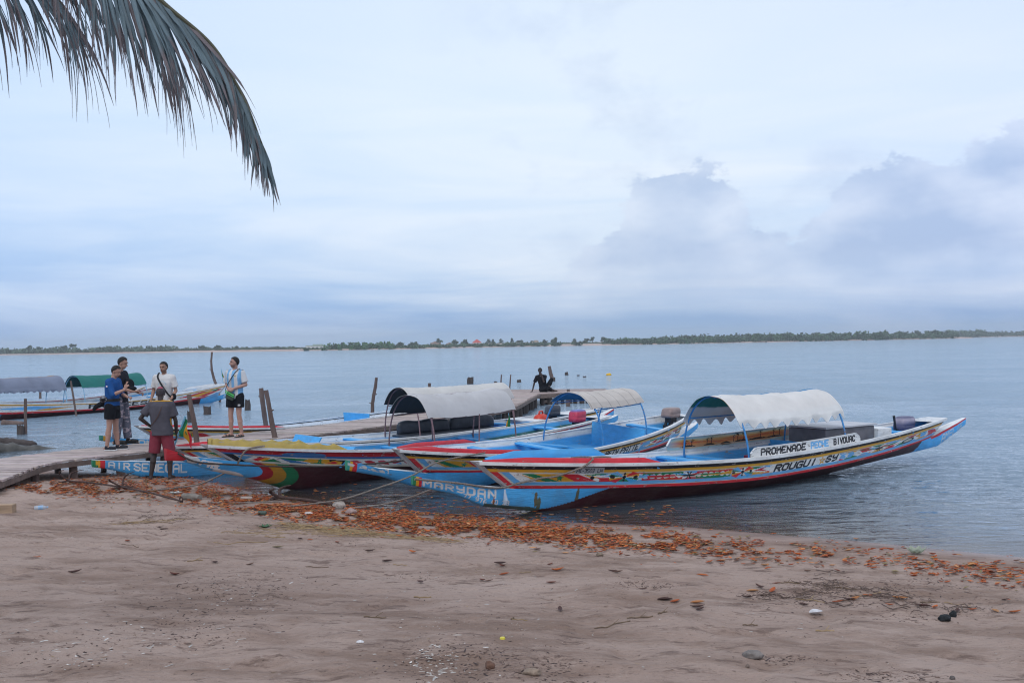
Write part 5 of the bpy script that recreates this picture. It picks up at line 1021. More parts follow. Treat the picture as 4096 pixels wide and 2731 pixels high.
m=MB(); k=p.k; m.ell(p.P((0,-.17,1.06)),(.13,.075,.075)); m.ell(p.P((.16,-.10,1.07)),(.05,.09,.06)); p.rem(m,'waist_pouch',mat('cloth'),np.array((.02,.02,.024)),p.e,voxel=.012,colfn=lambda V,c:np.where((fbm(V[:,0]*60,V[:,2]*60,2,2)>.6)[:,None],np.array([.25,.25,.27]),c))
m=MB(); m.cap(p.P((-.10,-.16,1.02)),.07,p.P((.02,-.33,.92)),.05); m.cap(p.P((.02,-.33,.92)),.05,p.P((.0,-.40,.86)),.035); p.rem(m,'tied_jacket',mat('cloth'),np.array(BLACKC)*1.2,p.e,voxel=.012)
m=MB(); m.loft([(p.P((0,0,1.02)),.19*k,.15*k,0),(p.P((0,0,1.08)),.185*k,.148*k,0)],26); m.build('belt',mat('black_webbing',(.015,.015,.018),.8,.2),p.e)
m=MB(); m.ell(p.P((.262,.02,1.34)),(.008,.018,.018)); m.build('sleeve_badge',mat('badge_paint',(.7,.6,.65),.6,.1),p.e)
# man in black tee behind him
pos=G(484,1776,DZ)
p=Person((pos[0],pos[1],DZ+.002),R(-95),'man in black tee and speckled grey trousers holding white paper, behind the man in blue',(.40,.23,.17),1.86)
p.J.update(head=(0,.07,1.66),shR=(.18,0,1.43),elR=(.24,.08,1.16),wrR=(.10,.34,1.08),elL=(-.22,.06,1.16),wrL=(-.06,.36,1.05),kneeL=(-.10,.06,.49),ankL=(-.11,.10,.085),toeL=(-.12,.28,.03),kneeR=(.1,.0,.49),ankR=(.12,-.05,.085),toeR=(.13,.14,.03))
p.hd=dict(yaw=.0,pitch=-.32); p.hand['R']=((-.3,.9,.1),(0,0,-1),.6); p.hand['L']=((.3,.9,0),(0,0,-1),.6)
p.body(); p.hair(); p.shirt((.022,.022,.03),.8,.86); p.legwear((.12,.125,.16),1.93,fat=.032,name='trousers',colfn=lambda V,c:np.where((fbm(V[:,0]*22,V[:,2]*26,3,2)>.64)[:,None],np.array([.42,.35,.38]),c)); p.shoes((.014,.014,.016),(.02,.02,.02))
m=MB(); m.beam(p.P((.02,.36,1.10)),p.P((.0,.52,1.16)),.17,.035); p.rem(m,'paper_bag',mat('cloth'),np.array((.60,.55,.50)),p.e,voxel=.01)
m=MB(); m.ell(p.P((.05,.22,1.22)),(.09,.11,.13)); m.ell(p.P((.08,.30,1.14)),(.07,.10,.05)); p.rem(m,'black_jacket',mat('cloth'),np.array(BLACKC),p.e,voxel=.012)
# man in white tee, facing the camera
pos=G(672,1778,DZ); pos=np.array([(655-2048)/FPX*21.4,21.45,DZ])
p=Person((pos[0]-.02,pos[1],DZ+.002),R(176),'man in white tee with black crossbody strap holding a snack wrapper',(.36,.20,.14),1.74)
p.J.update(elR=(.25,-.02,1.16),wrR=(.26,.10,.96),elL=(-.25,-.02,1.15),wrL=(-.22,.16,.98)); p.hd=dict(yaw=-.12,pitch=-.12); p.hand['L']=((.1,.8,-.5),(1,0,0),.8); p.beard=True
p.body(); p.hair(front=.05); p.shirt((.62,.60,.58),.75,.88,loose=.01,colfn=lambda V,c:np.where(((np.abs(np.hypot(V[:,0]+.01,V[:,2]-1.28)-.085)<.006)&(V[:,1]>0)&(V[:,2]>1.27))[:,None],np.array([.35,.5,.6]),c)); p.legwear((.03,.035,.05),.9); p.shoes((.02,.02,.02))
p.strap([(.12,-.02,1.55),(.10,.11,1.46),(0,.165,1.30),(-.12,.165,1.12),(-.20,.10,1.0)],.016)
m=MB(); m.ell(p.P((-.24,.08,1.02)),(.06,.05,.075)); p.rem(m,'hip_bag',mat('cloth'),np.array(BLACKC),p.e)
m=MB(); m.ell(p.P((-.24,.27,.92)),(.055,.035,.03)); m.ell(p.P((-.21,.25,.93)),(.03,.03,.035)); p.rem(m,'snack_wrapper',mat('cloth'),np.array((.65,.6,.42)),p.e,voxel=.007)
# man seen from behind at the water's edge
gp=GL(640,1912); gp=Pd(648,1912,18.75); gp[2]=gz(gp[0],gp[1])
p=Person((gp[0],gp[1],gp[2]-.004),R(4),'man seen from behind in grey tee and dark red shorts, barefoot on the leafy beach',(.045,.030,.026),1.74)
p.J.update(pel=(.02,0,.95),ankL=(-.20,-.02,.085),ankR=(.15,-.0,.085),toeL=(-.26,.14,.03),toeR=(.19,.16,.03),kneeL=(-.15,.04,.49),kneeR=(.15,.03,.49),elL=(-.37,-.06,1.19),wrL=(-.20,.04,1.02),elR=(.27,.02,1.13),wrR=(.26,.10,.88),head=(-.02,.07,1.65)); p.hd=dict(yaw=.1,pitch=-.3); p.hand['L']=((.9,.3,-.3),(.2,.5,-.8),.5)
p.body(); p.legwear((.23,.042,.06),.92,fat=.028); 
def tee(V,c):
    c[(V[:,2]>1.508)]=np.array([.5,.25,.03]); return c
p.shirt((.085,.080,.095),.72,.86,loose=.02,fat=.03,colfn=tee,cuff=np.array([.55,.28,.03]))
p.hair(cap=mat('dark_cap_cloth',(.06,.05,.055),.9,.5,25),length=-.02)
m=MB(); k=p.k; hc=p.P('head'); Hh=p.hframe(); V_=[];n=8
for i in range(4):
    th=.25+.85*i/3
    for j in range(n+1): a=-math.pi/2-.8+1.6*j/n; V_.append(hc+Hh@np.array([.094*math.sin(th)*math.cos(a),-.014+.112*math.sin(th)*math.sin(a),.025+.113*math.cos(th)])*k)
m.add(V_,[(i*(n+1)+j,i*(n+1)+j+1,(i+1)*(n+1)+j+1,(i+1)*(n+1)+j) for i in range(3) for j in range(n)]); m.build('cap_panel',mat('pink_red_cloth',(.30,.07,.10),.9,.3,20),p.e,smooth=True)
p.strap([(.12,.0,1.50),(.06,-.13,1.42),(-.02,-.155,1.22),(-.16,-.12,1.05)],.006,mat('brown_cord',(.09,.05,.04),.8,.2),'shoulder_cord')
# man in striped shirt
pos=G(944,1747,DZ)
p=Person((pos[0],pos[1],DZ+.002),R(160),'man in blue and white striped shirt, black shorts and sandals with a green pouch',(.45,.26,.20),1.80)
p.J.update(elR=(.26,-.04,1.17),wrR=(.05,.20,1.10),elL=(-.27,-.02,1.17),wrL=(-.04,.19,1.08),ankL=(-.14,-.02,.085),ankR=(.12,0,.085),toeL=(-.14,.16,.03),toeR=(.20,.16,.03),head=(0,.02,1.67)); p.hd=dict(yaw=-.75,pitch=-.04); p.hand['R']=((-.8,.3,-.2),(0,-.6,-.5),.6); p.hand['L']=((.8,.3,-.2),(0,-.6,-.5),.6); p.waistfat=1.06; p.beard=True
p.body(); p.hair(length=.01)
def jersey(V,c):
    k=np.ones((len(V),1))*(.92+.1*fbm(V[:,0]*9,V[:,2]*7,3,6))[:,None]; x=V[:,0]; b=(np.abs(((x+.245)%.14)-.07)<.036)&(np.abs(x)<.22); c=np.where(b[:,None],np.array([.20,.42,.66]),np.array([.64,.63,.62]))*k
    c[V[:,2]>1.525]=BLACKC; c[(np.abs(x)>.08)&(V[:,2]>1.498)&(np.abs(V[:,1])<.03)]=BLACKC; c[(np.hypot(x+.09,V[:,2]-1.37)<.02)&(V[:,1]>0)]=np.array([.45,.35,.12]); return c
p.shirt((.62,.62,.62),.80,.86,colfn=jersey,loose=.006,cuff=np.array(BLACKC)); p.legwear(BLACKC,.60,fat=.036,colfn=lambda V,c:np.where(((np.hypot(V[:,0]+.17,V[:,2]-.72)<.025)&(V[:,1]>0))[:,None],np.array([.5,.5,.5]),c)); p.shoes((.02,.02,.02),(.03,.03,.03),sandal=True)
p.strap([(-.13,.0,1.535),(-.10,.10,1.47),(0,.165,1.30),(.12,.165,1.12),(.2,.08,1.0)],.008)
m=MB(); m.beam(p.P((-.10,.20,.90)),p.P((.09,.20,.96)),.05,.16); p.rem(m,'pouch',mat('cloth'),np.array((.07,.09,.07)),p.e,voxel=.009)
m=MB(); m.beam(p.P((-.13,.235,.94)),p.P((.09,.235,1.045)),.02,.018); m.beam(p.P((-.12,.235,.905)),p.P((.10,.235,1.0)),.02,.012); m.build('pouch_zip',mat('lime_green',(.10,.62,.15),.5,.1),p.e)
# man sitting on the platform
p=Person((G(2168,1558,DZ)[0],40.6,DZ+.012),R(178),'man in black sitting on the jetty platform, knee drawn up and hand at his mouth',(.055,.038,.034),1.76)
Z=-.86
p.J.update(pel=(0,0,.12),hipL=(-.09,0,.10),hipR=(.09,0,.10),waist=(.03,-.03,.30),chest=(.08,-.03,.52),neck=(.12,-.01,.70),head=(.13,.03,.865),shL=(-.08,.0,.63),shR=(.27,-.02,.62),elR=(.38,-.08,.36),wrR=(.46,-.06,.05),elL=(-.02,.20,.42),wrL=(.07,.17,.70),
 kneeL=(-.33,.12,.50),ankL=(-.20,.20,.09),toeL=(-.36,.26,.03),kneeR=(-.18,.35,.16),ankR=(-.42,.22,.07),toeR=(-.55,.16,.04))
p.hd=dict(yaw=-.1,pitch=-.1); p.hand['L']=((.3,-.5,.6),(0,-.8,0),1.0); p.hand['R']=((.4,.2,-.3),(0,0,-1),.1)
p.body(); p.hair(); p.shirt(BLACKC,.8,.14,fat=.02); p.legwear(BLACKC,1.55,name='trousers',top=.99-.83,fat=.022)
m=MB(); m.tube([p.P((.12+.085*math.cos(a),.0+.085*math.sin(a),.685-.035*math.sin(a))) for a in np.linspace(0,6.28,18)],.006,5); m.build('necklace',mat('pale_beads',(.5,.5,.5),.5,.1),p.e)
# ------------------------------------------------------------------ things carried by the boats
def at_boat(bt,x,y,z): return bt.world(x,y,z)
def motor(bt,x,y,z,label,cowl,rz=0,scale=1.,tiller=True,stripes=None,name='outboard_motor',zs=1.):
    w=bt.world(x,y,z); e=empty(name,w,bt.h+rz); tag(e,label,'outboard motor','outboard motors on the pirogues'); s=scale
    m=MB(); 
    secs=[((0,0,.10),.17,.12,0),((0,0,.115),.195,.135,0),((0,0,.20),.205,.14,0),((0,0,.21),.198,.133,0),((.01,0,.22),.205,.14,0),((.02,0,.33),.195,.135,0),((.03,0,.375),.165,.115,0),((.035,0,.39),.11,.08,0)]
    m.loft([((c[0]*s,c[1]*s,(.10+(c[2]-.10)*zs)*s),a*s*1.04,b*s*1.04,r) for c,a,b,r in secs],28,np.array(cowl),ex=.42)
    if stripes:
        C=m.C[-1].copy(); V=m.V[-1]
        for (z0,z1,c) in stripes: C[(V[:,2]>z0*s)&(V[:,2]<z1*s)]=c
        m.C[-1]=C
    o=m.build('cowling',mat('cowling_paint',attr=True,rough=.4,var=.3,vscale=7,wear=.25,wearcol=(.3,.25,.22)),e,smooth=True,color=True)
    dk=mat('motor_black',(.02,.02,.024),.45,.3,10)
    m=MB(); m.box((0,0,.05*s),(.22*s,.16*s,.10*s)); m.tube([(0,0,.04*s),(.0,0,-.15*s)],.055*s,8); m.box((.03*s,0,-.12*s),(.10*s,.05*s,.12*s)); bevel(m.build('leg',dk,e),.01)
    m=MB(); m.beam((-.14*s,-.07*s,-.12*s),(-.05*s,-.07*s,.04*s),.05*s,.04*s); m.beam((-.14*s,.07*s,-.12*s),(-.05*s,.07*s,.04*s),.05*s,.04*s); m.beam((-.14*s,-.1*s,-.10*s),(-.14*s,.1*s,-.10*s),.04*s,.10*s); m.build('clamp_bracket',dk,e)
    if tiller:
        m=MB(); m.tube([(-.12*s,.0,.06*s),(-.30*s,-.02,.16*s),(-.36*s,-.03,.42*s)],[.022*s,.02*s,.026*s],7); m.build('tiller',dk,e)
    return e
motor(b1,9.88,.05,.54,'purple-blue worn outboard motor with upright tiller at the stern of the nearest boat',(.09,.09,.17),scale=.98,stripes=[(.30,.36,(.4,.35,.42))])
motor(b2,8.08,-.02,.68,'pinkish-brown outboard motor at the stern of the cream-canopied boat',(.28,.20,.18),scale=1.05,tiller=False,zs=.72)
motor(b3,10.3,-.05,.47,'outboard motor wrapped in a pink and white striped cover, rope bundle below',(.55,.04,.09),scale=1.02,tiller=False,stripes=[(.16,.19,(.7,.65,.68)),(.22,.25,(.7,.65,.68)),(.29,.32,(.7,.65,.68)),(.36,.5,(.12,.16,.4))])
motor(ba,10.05,.05,.50,'dark grey outboard motor beside the red fuel can',(.05,.06,.08),scale=.95,tiller=False)
# red fuel can
w=ba.world(9.5,-.12,.38); e=empty('fuel_can',w,ba.h+.3); tag(e,'red plastic fuel can with handle standing by the dark grey outboard motor','fuel can')
m=MB(); m.loft([((0,0,.0),.21,.15,0),((0,0,.05),.235,.165,0),((0,0,.19),.235,.165,0),((0,0,.27),.19,.12,0),((0,0,.30),.10,.06,0)],20); m.build('body',mat('red_plastic',(.60,.045,.02),.4,.15,5),e,smooth=True)
m=MB(); m.tube([(-.10,0,.28),(-.08,0,.36),(.06,0,.37),(.10,0,.28)],.022,7); m.build('handle',mat('red_plastic'),e,smooth=True)
m=MB(); m.tube([(.13,.03,.24),(.15,.03,.31)],.03,8); m.build('spout_cap',mat('red_plastic'),e)
# seat cushions of the white-topped boat
M_VINYL=mat('navy_vinyl',(.028,.036,.052),.42,.35,5,.6,9)
def cushion(x0,x1,y,z0,h,th,label,lean=.12):
    c=ba.world((x0+x1)/2,y,z0); o=empty('seat_cushion',c,ba.h); bpy.data.objects.remove(o)
    n=26;k=10; P=[]
    xs=np.linspace(-(x1-x0)/2,(x1-x0)/2,n); V_=[];F_=[]
    for i,x in enumerate(xs):
        e_=max(0,1-(abs(x)/((x1-x0)/2))**6)**.5; hh=h*(.7+.3*e_)*(1+.05*math.sin(x*9)); t=th*(.35+.65*e_)*(1-.22*max(0,math.cos(x*2*math.pi/.42))**8)
        for j in range(k*2):
            a=2*math.pi*j/(k*2); V_.append((x,t/2*math.copysign(abs(math.cos(a))**.6,math.cos(a))+lean*(math.sin(a)+1)/2*hh,hh/2+hh/2*math.copysign(abs(math.sin(a))**.6,math.sin(a))))
    s=k*2; F_=[(i*s+j,(i+1)*s+j,(i+1)*s+(j+1)%s,i*s+(j+1)%s) for i in range(n-1) for j in range(s)]+[tuple(range(s)),tuple(range((n-1)*s,n*s))[::-1]]
    m=MB(); m.add(V_,F_); o=m.build('seat_cushion',M_VINYL,smooth=True); o.location=c; o.rotation_euler=(0,0,ba.h); tag(o,label,'cushion','navy seat cushions in the white-topped boat')
cushion(5.45,6.95,.34,.42,.30,.16,'long puffy navy back cushion nearest the jetty bow side, left one of the two')
cushion(7.0,8.35,.38,.42,.32,.16,'quilted navy back cushion beside the rear canopy hoop, right one of the two')
m=MB(); m.beam((5.3,.05,.40),(8.2,.05,.40),.6,.05); bevel(m.build('cushioned_bench',M_VINYL,ba.e),.015)
# flags of three bands with a star
def flag(base,top,label,wd,ln,hang=.9,pole_r=.012,yaw=0.,group='small tricolour flags on the boats',stripe=None,polec=(.2,.45,.6)):
    base=np.array(base);top=np.array(top); e=empty('flag',base,0); tag(e,label,'flag',group)
    m=MB(); m.tube([(0,0,-.02),top-base],pole_r,7); m.build('pole',mat('flag_pole',polec,.5,.2),e)
    n=30;k=24; d=(base-top)/np.linalg.norm(base-top); out=np.array([math.cos(yaw),math.sin(yaw),0]); P=np.zeros((n,k,3)); C=np.zeros((n,k,3))
    for i in range(n):
        for j in range(k):
            a=i/(n-1); b=j/(k-1); q=(top-base)+d*(.02+a*wd*(1-.0*b))
            q=q+out*b*ln*(1-.55*hang)*(.35+.65*a)+np.array([0,0,-1])*b*ln*hang*.9+np.array([-out[1],out[0],0])*.035*math.sin(b*7+a*4)
            P[i,j]=q; s=b
            c=GRN if s<.33 else (YEL*1.0 if s<.67 else RED)
            if abs(s-.5)<.11 and math.hypot((s-.5)*ln,(a-.5)*wd)<.035: c=GRN
            C[i,j]=c
    grid('cloth',P,mat('flag_cloth',attr=True,rough=.85,var=.15,vscale=8,trans=.3),e,C)
A_=Pd(690,1795,19.3); B_=Pd(742,1664,19.3); flag(A_,B_,'tricolour flag on a leaning pole at the bow beside the barefoot man',.30,.50,hang=.75,yaw=-.3,pole_r=.02)
A_=be.world(.15,0,.8); flag(A_,A_+np.array([-.1,0,.75]),'small tricolour flag at the far pirogue bow left of the striped shirt',.35,.42,hang=.8,yaw=.2)
t_=Pd(2034,1652,23.6); flag(t_-np.array([-.06,0,.42]),t_,'small tricolour flag hanging under the rear of the white canopy',.30,.42,hang=.9,yaw=math.pi+.5,pole_r=.008,polec=(.2,.14,.13))
# ------------------------------------------------------------------ ropes
M_ROPE=mat('old_rope',(.24,.20,.17),.95,.4,40,.8,60)
def rope(pts,r,label,sub=10,m=None,twist=True):
    P=spline(pts,sub); c=np.array(P[0]); a=MB(); a.tube([p-c for p in P],r,6,jit=.15); o=a.build('rope',m or M_ROPE); o.location=c; tag(o,label,'rope','mooring ropes'); return o
def side_pt(bt,x,v,out=.03,sg=-1):
    tt=(x-.55*(1-v))/(bt.L-(1-v)*1.0); y=sg*(float(wshape(np.clip(tt,0,1),bt.B))*(.86+.14*v)+out); z=float(sheer(tt,bt.cb,bt.cm,bt.cs))*(1-v)+float(sheer(tt,bt.zb,bt.zm,bt.zs))*v; return bt.world(x,y,z)
rope([b1.world(1.9,.25,.70),b1.world(1.78,-.2,.76),side_pt(b1,1.72,1.22,.0),side_pt(b1,1.55,.88,.05),side_pt(b1,1.2,.52,.04),side_pt(b1,.95,.42,.04),side_pt(b1,.62,.2,.05),side_pt(b1,.40,.08,.08),b1.world(.12,-.14,.45),b1.world(-.4,-.12,.56),b1.world(-1.0,-.08,.66)],.016,'twisted rope draped over the bow paint of the nearest boat')
m=MB(); 
for i in range(3): 
    q=[b1.world(1.95+i*.03+.16*math.cos(a),-.35+.13*math.sin(a),.70+.02*i) for a in np.linspace(0,6.28,16)]; c=b1.world(2,-.35,.7); m.tube([p-c for p in q],.015,6)
o=m.build('rope_coil',M_ROPE); o.location=b1.world(2,-.35,.7); tag(o,'small rope coil on the foredeck of the nearest boat','rope coil')
g0=GL(1390,2032); rope([g0,Pd(1500,2022,14.9),Pd(1620,1995,14.6),b1.world(-.62,-.07,.52)],.014,'rope running from the bent anchor shaft to the MARYDAN spur')
gA=GL(1120,2028); rope([gA,Pd(1350,2000,15.2),Pd(1500,1955,15.5),Pd(1640,1905,15.9),Pd(1760,1845,16.3),side_pt(b2,1.5,1.1,.04)],.014,'rope from the beach rising across the blue bow up to the BETY PATTE boat')
gB=GL(420,1955); rope([GL(480,1962)+[0,0,.02],GL(620,1964)+[0,0,.02],GL(720,1955)+[0,0,.03],Pd(800,1935,16.9),Pd(900,1890,16.6),Pd(945,1860,16.4),Pd(985,1800,16.35),side_pt(b3,.95,1.15,.04)],.015,'rope from the left beach anchor looping up to the yellow-edged bow')
rope([b3.world(-.5,-.06,.86),b3.world(-.2,-.12,.70),b3.world(.4,-.17,.60),b3.world(1.2,-.34,.50),b3.world(2.4,-.60,.40),b3.world(3.8,-.70,.36),b3.world(5.2,-.72,.34)],.016,'lower dark rope strung along the chevron-painted hull',m=mat('dark_rope',(.07,.055,.05),.95,.4,40))
rope([GL(830,2015)+[0,0,.02],GL(930,2016)+[0,0,.02],GL(1060,2012)+[0,0,.02],GL(1130,2010)+[0,0,.02]],.012,'thin cord lying on the sand between the two right-hand anchors')
# ------------------------------------------------------------------ anchors
M_RUST=mat('rusty_iron',(.075,.042,.034),.85,.45,18,.9,30)
def anchor(ph,pt,label,r=.024,sz=.26,roll=0.):
    a=GL(*ph); b=GL(*pt); L=np.linalg.norm(b-a); d=(b-a)/L; e=empty('anchor',a+[0,0,.03]); tag(e,label,'anchor','rusty grapnel anchors on the beach')
    m=MB(); m.tube([(0,0,.02),d*L*.5+[0,0,.03],d*L+[0,0,.01]],r,8); m.build('shank',M_RUST,e)
    up=np.array([0,0,1.]); sd=np.cross(d,up)
    for i in range(4):
        an=roll+i*math.pi/2+.5; u=sd*math.cos(an)+up*math.sin(an); 
        if u[2]<-.3: u[2]*=.25
        P=[np.zeros(3)]
        for t in np.linspace(.1,1,8): P.append(-d*sz*.45*math.sin(t*math.pi*.9)+u*sz*t**.8+d*sz*.55*t**3)
        m=MB(); m.tube([p+[0,0,.02] for p in P],[r*1.0]*6+[r*.7,r*.5,r*.25],7); m.build('fluke',M_RUST,e)
    m=MB(); q=d*L; m.tube([q+np.array([math.cos(t)*.05*d[0],math.cos(t)*.05*d[1],.03+math.sin(t)*.045]) for t in np.linspace(0,6.28,12)],.010,5); m.build('ring',M_RUST,e)
anchor((275,1935),(500,1960),'rusty grapnel anchor half buried in leaves, leftmost of the three',r=.014,sz=.28,roll=.4)
anchor((488,1962),(725,2014),'rusty grapnel anchor lying on bare sand edge, middle of the three',r=.015,sz=.30,roll=.1)
anchor((1118,2000),(1335,2028),'rusty grapnel anchor with knotted rope at its end, rightmost of the three',r=.026,sz=.24,roll=.2)
# ------------------------------------------------------------------ leaf litter
LC=[(.42,.095,.018),(.50,.13,.025),(.26,.06,.02),(.48,.19,.06),(.18,.05,.025),(.40,.10,.03),(.52,.25,.10),(.30,.07,.02),(.13,.06,.035),(.50,.12,.02),(.46,.10,.02),(.22,.17,.07)]
def leaf_geo(c,L,Wd,an,tilt,curl,col,V,F,C,z0):
    ca,sa=math.cos(an),math.sin(an); n=4; i0=len(V)
    for i in range(n+1):
        t=i/n; w=Wd*math.sin(math.pi*min(max(t*.92+.05,.03),.99))**.75; x=(t-.5)*L; zc=curl*L*((2*t-1)**2)*.35+tilt*x
        for s in (-1,0,1): y=s*w/2; z=zc+abs(s)*w*.28; V.append((c[0]+ca*x-sa*y,c[1]+sa*x+ca*y,z0+max(z,-.002)+.004)); C.append(np.array(col)*(1.0 if s else .85))
    for i in range(n):
        for s in (0,1): a=i0+i*3+s; F.append((a,a+3,a+4,a+1))
M_LEAF=mat('fallen_leaf',attr=True,rough=.6,var=.25,vscale=30,trans=.12,spec=.4)
# density of the drift line by picture column: (px, row of centre, half width, density)
BAND=[(60,1945,12,.2),(150,1955,22,.55),(300,1950,32,.8),(430,1948,50,1.),(560,1945,52,1.),(700,1955,60,.9),(850,1985,50,1.1),(1000,2010,38,1.2),(1150,2035,42,1.4),(1300,2050,45,1.5),(1500,2072,45,1.5),(1700,2090,45,1.4),(1900,2105,42,1.2),(2100,2125,42,1.1),(2300,2145,42,1.),(2500,2160,45,.95),(2700,2172,48,.8),(2900,2195,50,.65),(3100,2205,48,.55),(3300,2220,45,.42),(3500,2235,45,.36),(3700,2258,50,.36),(3900,2285,55,.4),(4090,2310,55,.4)]
bp=np.array(BAND,float); V=[];F=[];C=[]; rl=random.Random(5); cnt=0; lone=[]
for _ in range(33000):
    px=rl.uniform(20,4150); dn=np.interp(px,bp[:,0],bp[:,3]); 
    dn*=(1 if px<2200 else max(.45,1-(px-2200)/1500)); 
    if rl.random()>dn*.75: continue
    cy=np.interp(px,bp[:,0],bp[:,1]); hw=np.interp(px,bp[:,0],bp[:,2]); py=cy+rl.gauss(0,.55)*hw
    if vnoise(np.array([px*.022]),np.array([py*.075]),77)[0]<.24+.12*(1.5-dn): continue
    g=GL(px,py)
    if g[2]<-.01: continue
    L=rl.uniform(.03,.088); col=np.array(rl.choice(LC))*rl.uniform(.75,1.5)
    leaf_geo(g,L,L*rl.uniform(.28,.5),rl.gauss(0,.8)+rl.choice((0,math.pi)),rl.uniform(-.12,.2),rl.uniform(0,.5),col,V,F,C,g[2]+rl.uniform(0,.02)); cnt+=1
for _ in range(420):   # leaves dotted over the water by the beach
    px=rl.uniform(1250,2700); py=rl.gauss(np.interp(px,[1250,1700,2300,2800],[1990,2030,2050,2060]),28); g=G(px,py,0.); 
    if gz(g[0],g[1])>-.004 or rl.random()<.3: continue
    L=rl.uniform(.05,.10); leaf_geo(g,L,L*.4,rl.gauss(0,.7),0,.2,np.array(rl.choice(LC)),V,F,C,.012)
tag(mesh_np('leaf_litter',V,F,M_LEAF,col=np.array(C)),kind='stuff',label='drift line of orange brown fallen leaves along the water edge',cat='leaf litter')
# ------------------------------------------------------------------ loose leaves, twigs, straw on the open sand
LV=[(150,2230),(300,2290),(510,2165),(640,2110),(655,2118),(860,2250),(1060,2120),(1200,2155),(1240,2160),(1110,2190),(1460,2110),(1480,2205),(1550,2245),(1680,2330),(1930,2322),(1955,2325),(2000,2255),(2010,2265),(2018,2298),(2200,2250),(2230,2282),(2205,2332),(2450,2285),(2470,2290),(2240,2440),(2570,2358),(2660,2400),(2700,2408),(2790,2412),(2790,2430),(2800,2440),(2990,2390),(3040,2350),(3090,2365),(3105,2335),(3010,2370),(3040,2380),(3215,2420),(3060,2262),(3350,2410),(3370,2405),(3400,2400),(3420,2398),(3560,2420),(3740,2430),(3830,2445),(3890,2440),(3980,2445),(3690,2425),(2810,2302),(700,2300),(1000,2260),(1350,2170),(1650,2210),(2560,2190),(3470,2375),(3600,2395),(3790,2330),(4020,2400),(4060,2450)]
_LI=[]
for i,(px,py) in enumerate(LV):
    g=GL(px,py); V=[];F=[];C=[]; L=rl.uniform(.07,.13); dark=rl.random()<.45; col=np.array((.085,.035,.025) if dark else rl.choice(LC))*rl.uniform(.7,1.1)
    leaf_geo((0,0),L,L*rl.uniform(.3,.45),rl.gauss(0,.6),rl.uniform(0,.12),rl.uniform(.1,.5),col,V,F,C,0)
    o=mesh_np('dry_leaf',V,F,M_LEAF,col=np.array(C)); o.location=g+[0,0,.002]; tag(o,'single dry curled leaf lying apart on the open sand','leaf','loose dry leaves on the open sand'); _LI.append((o,(px,py),'dark brown' if dark else 'orange brown'))
ORD=['first','second','third','fourth','fifth','sixth','seventh','eighth','ninth','tenth','eleventh','twelfth','thirteenth','fourteenth','fifteenth','sixteenth','seventeenth','eighteenth','nineteenth','twentieth','twenty-first','twenty-second','twenty-third','twenty-fourth','twenty-fifth','twenty-sixth','twenty-seventh','twenty-eighth','twenty-ninth','thirtieth']
def relabel(items,noun):
    G_={}
    for it in items: G_.setdefault((it[2],'just below the leaf drift' if it[1][1]<2230+max(0,it[1][0]-2500)*.05 else ('on the middle stretch of sand' if it[1][1]<2400 else 'on the lower sand')),[]).append(it)
    for (c,z),L_ in G_.items():
        L_.sort(key=lambda t:t[1][0])
        for i,t in enumerate(L_): t[0]['label']='%s %s from the left of those %s'%(ORD[min(i,29)],c+' '+noun,z) if len(L_)>1 else 'only %s %s'%(c+' '+noun,z)
ITEMS=[]
M_TWIG=mat('dry_twig',(.20,.14,.09),.9,.4,20,.4,40); M_STRAW=mat('straw',(.36,.25,.13),.9,.3,20)
relabel(_LI,'dry leaf')
_TI=[]
TWG=[(1500,2470,90,.05),(2080,2480,60,.1),(1690,2390,70,0),(2900,2140,0,0),(2450,2500,160,.35),(2560,2470,110,.2),(1100,2150,80,.1),(640,2090,120,.05),(520,2180,70,0),(930,2130,90,.1),(950,2170,240,.02),(1600,2260,60,-.2),(3150,2330,90,-.3),(3240,2400,110,-.2),(3360,2350,120,-.3),(3480,2380,100,.2),(3830,2420,90,-.5),(3300,2525,70,-.2),(2050,2475,30,1.2),(1270,2270,90,0),(1750,2160,110,-.1),(2650,2450,40,.2),(2100,2290,50,.1),(3000,2500,60,0),(3720,2410,80,0),(780,2240,60,.1)]
for (px,py,w,an) in TWG:
    if w==0: continue
    g=GL(px,py); L=w*g[1]/FPX; m=MB(); P=[]
    for k in range(7): t=k/6-.5; x=t*L*math.cos(an*1.); y=t*L*math.sin(an*1.5); P.append((x,y,gz(g[0]+x,g[1]+y)-g[2]+.006+.003*math.sin(k*2.1)))
    m.tube(spline(P,3),rl.uniform(.003,.006),5); 
    if rl.random()<.5: m.tube([P[3],(P[3][0]+.05,P[3][1]+.06,P[3][2]+.02)],.003,4)
    sw=rl.random()<.5; o=m.build('twig',M_STRAW if sw else M_TWIG); o.location=g; tag(o,'thin dry twig lying flat on the sand','twig','thin twigs scattered on the sand'); _TI.append((o,(px,py),'straw-coloured' if sw else 'dark'))
relabel(_TI,'thin twig')
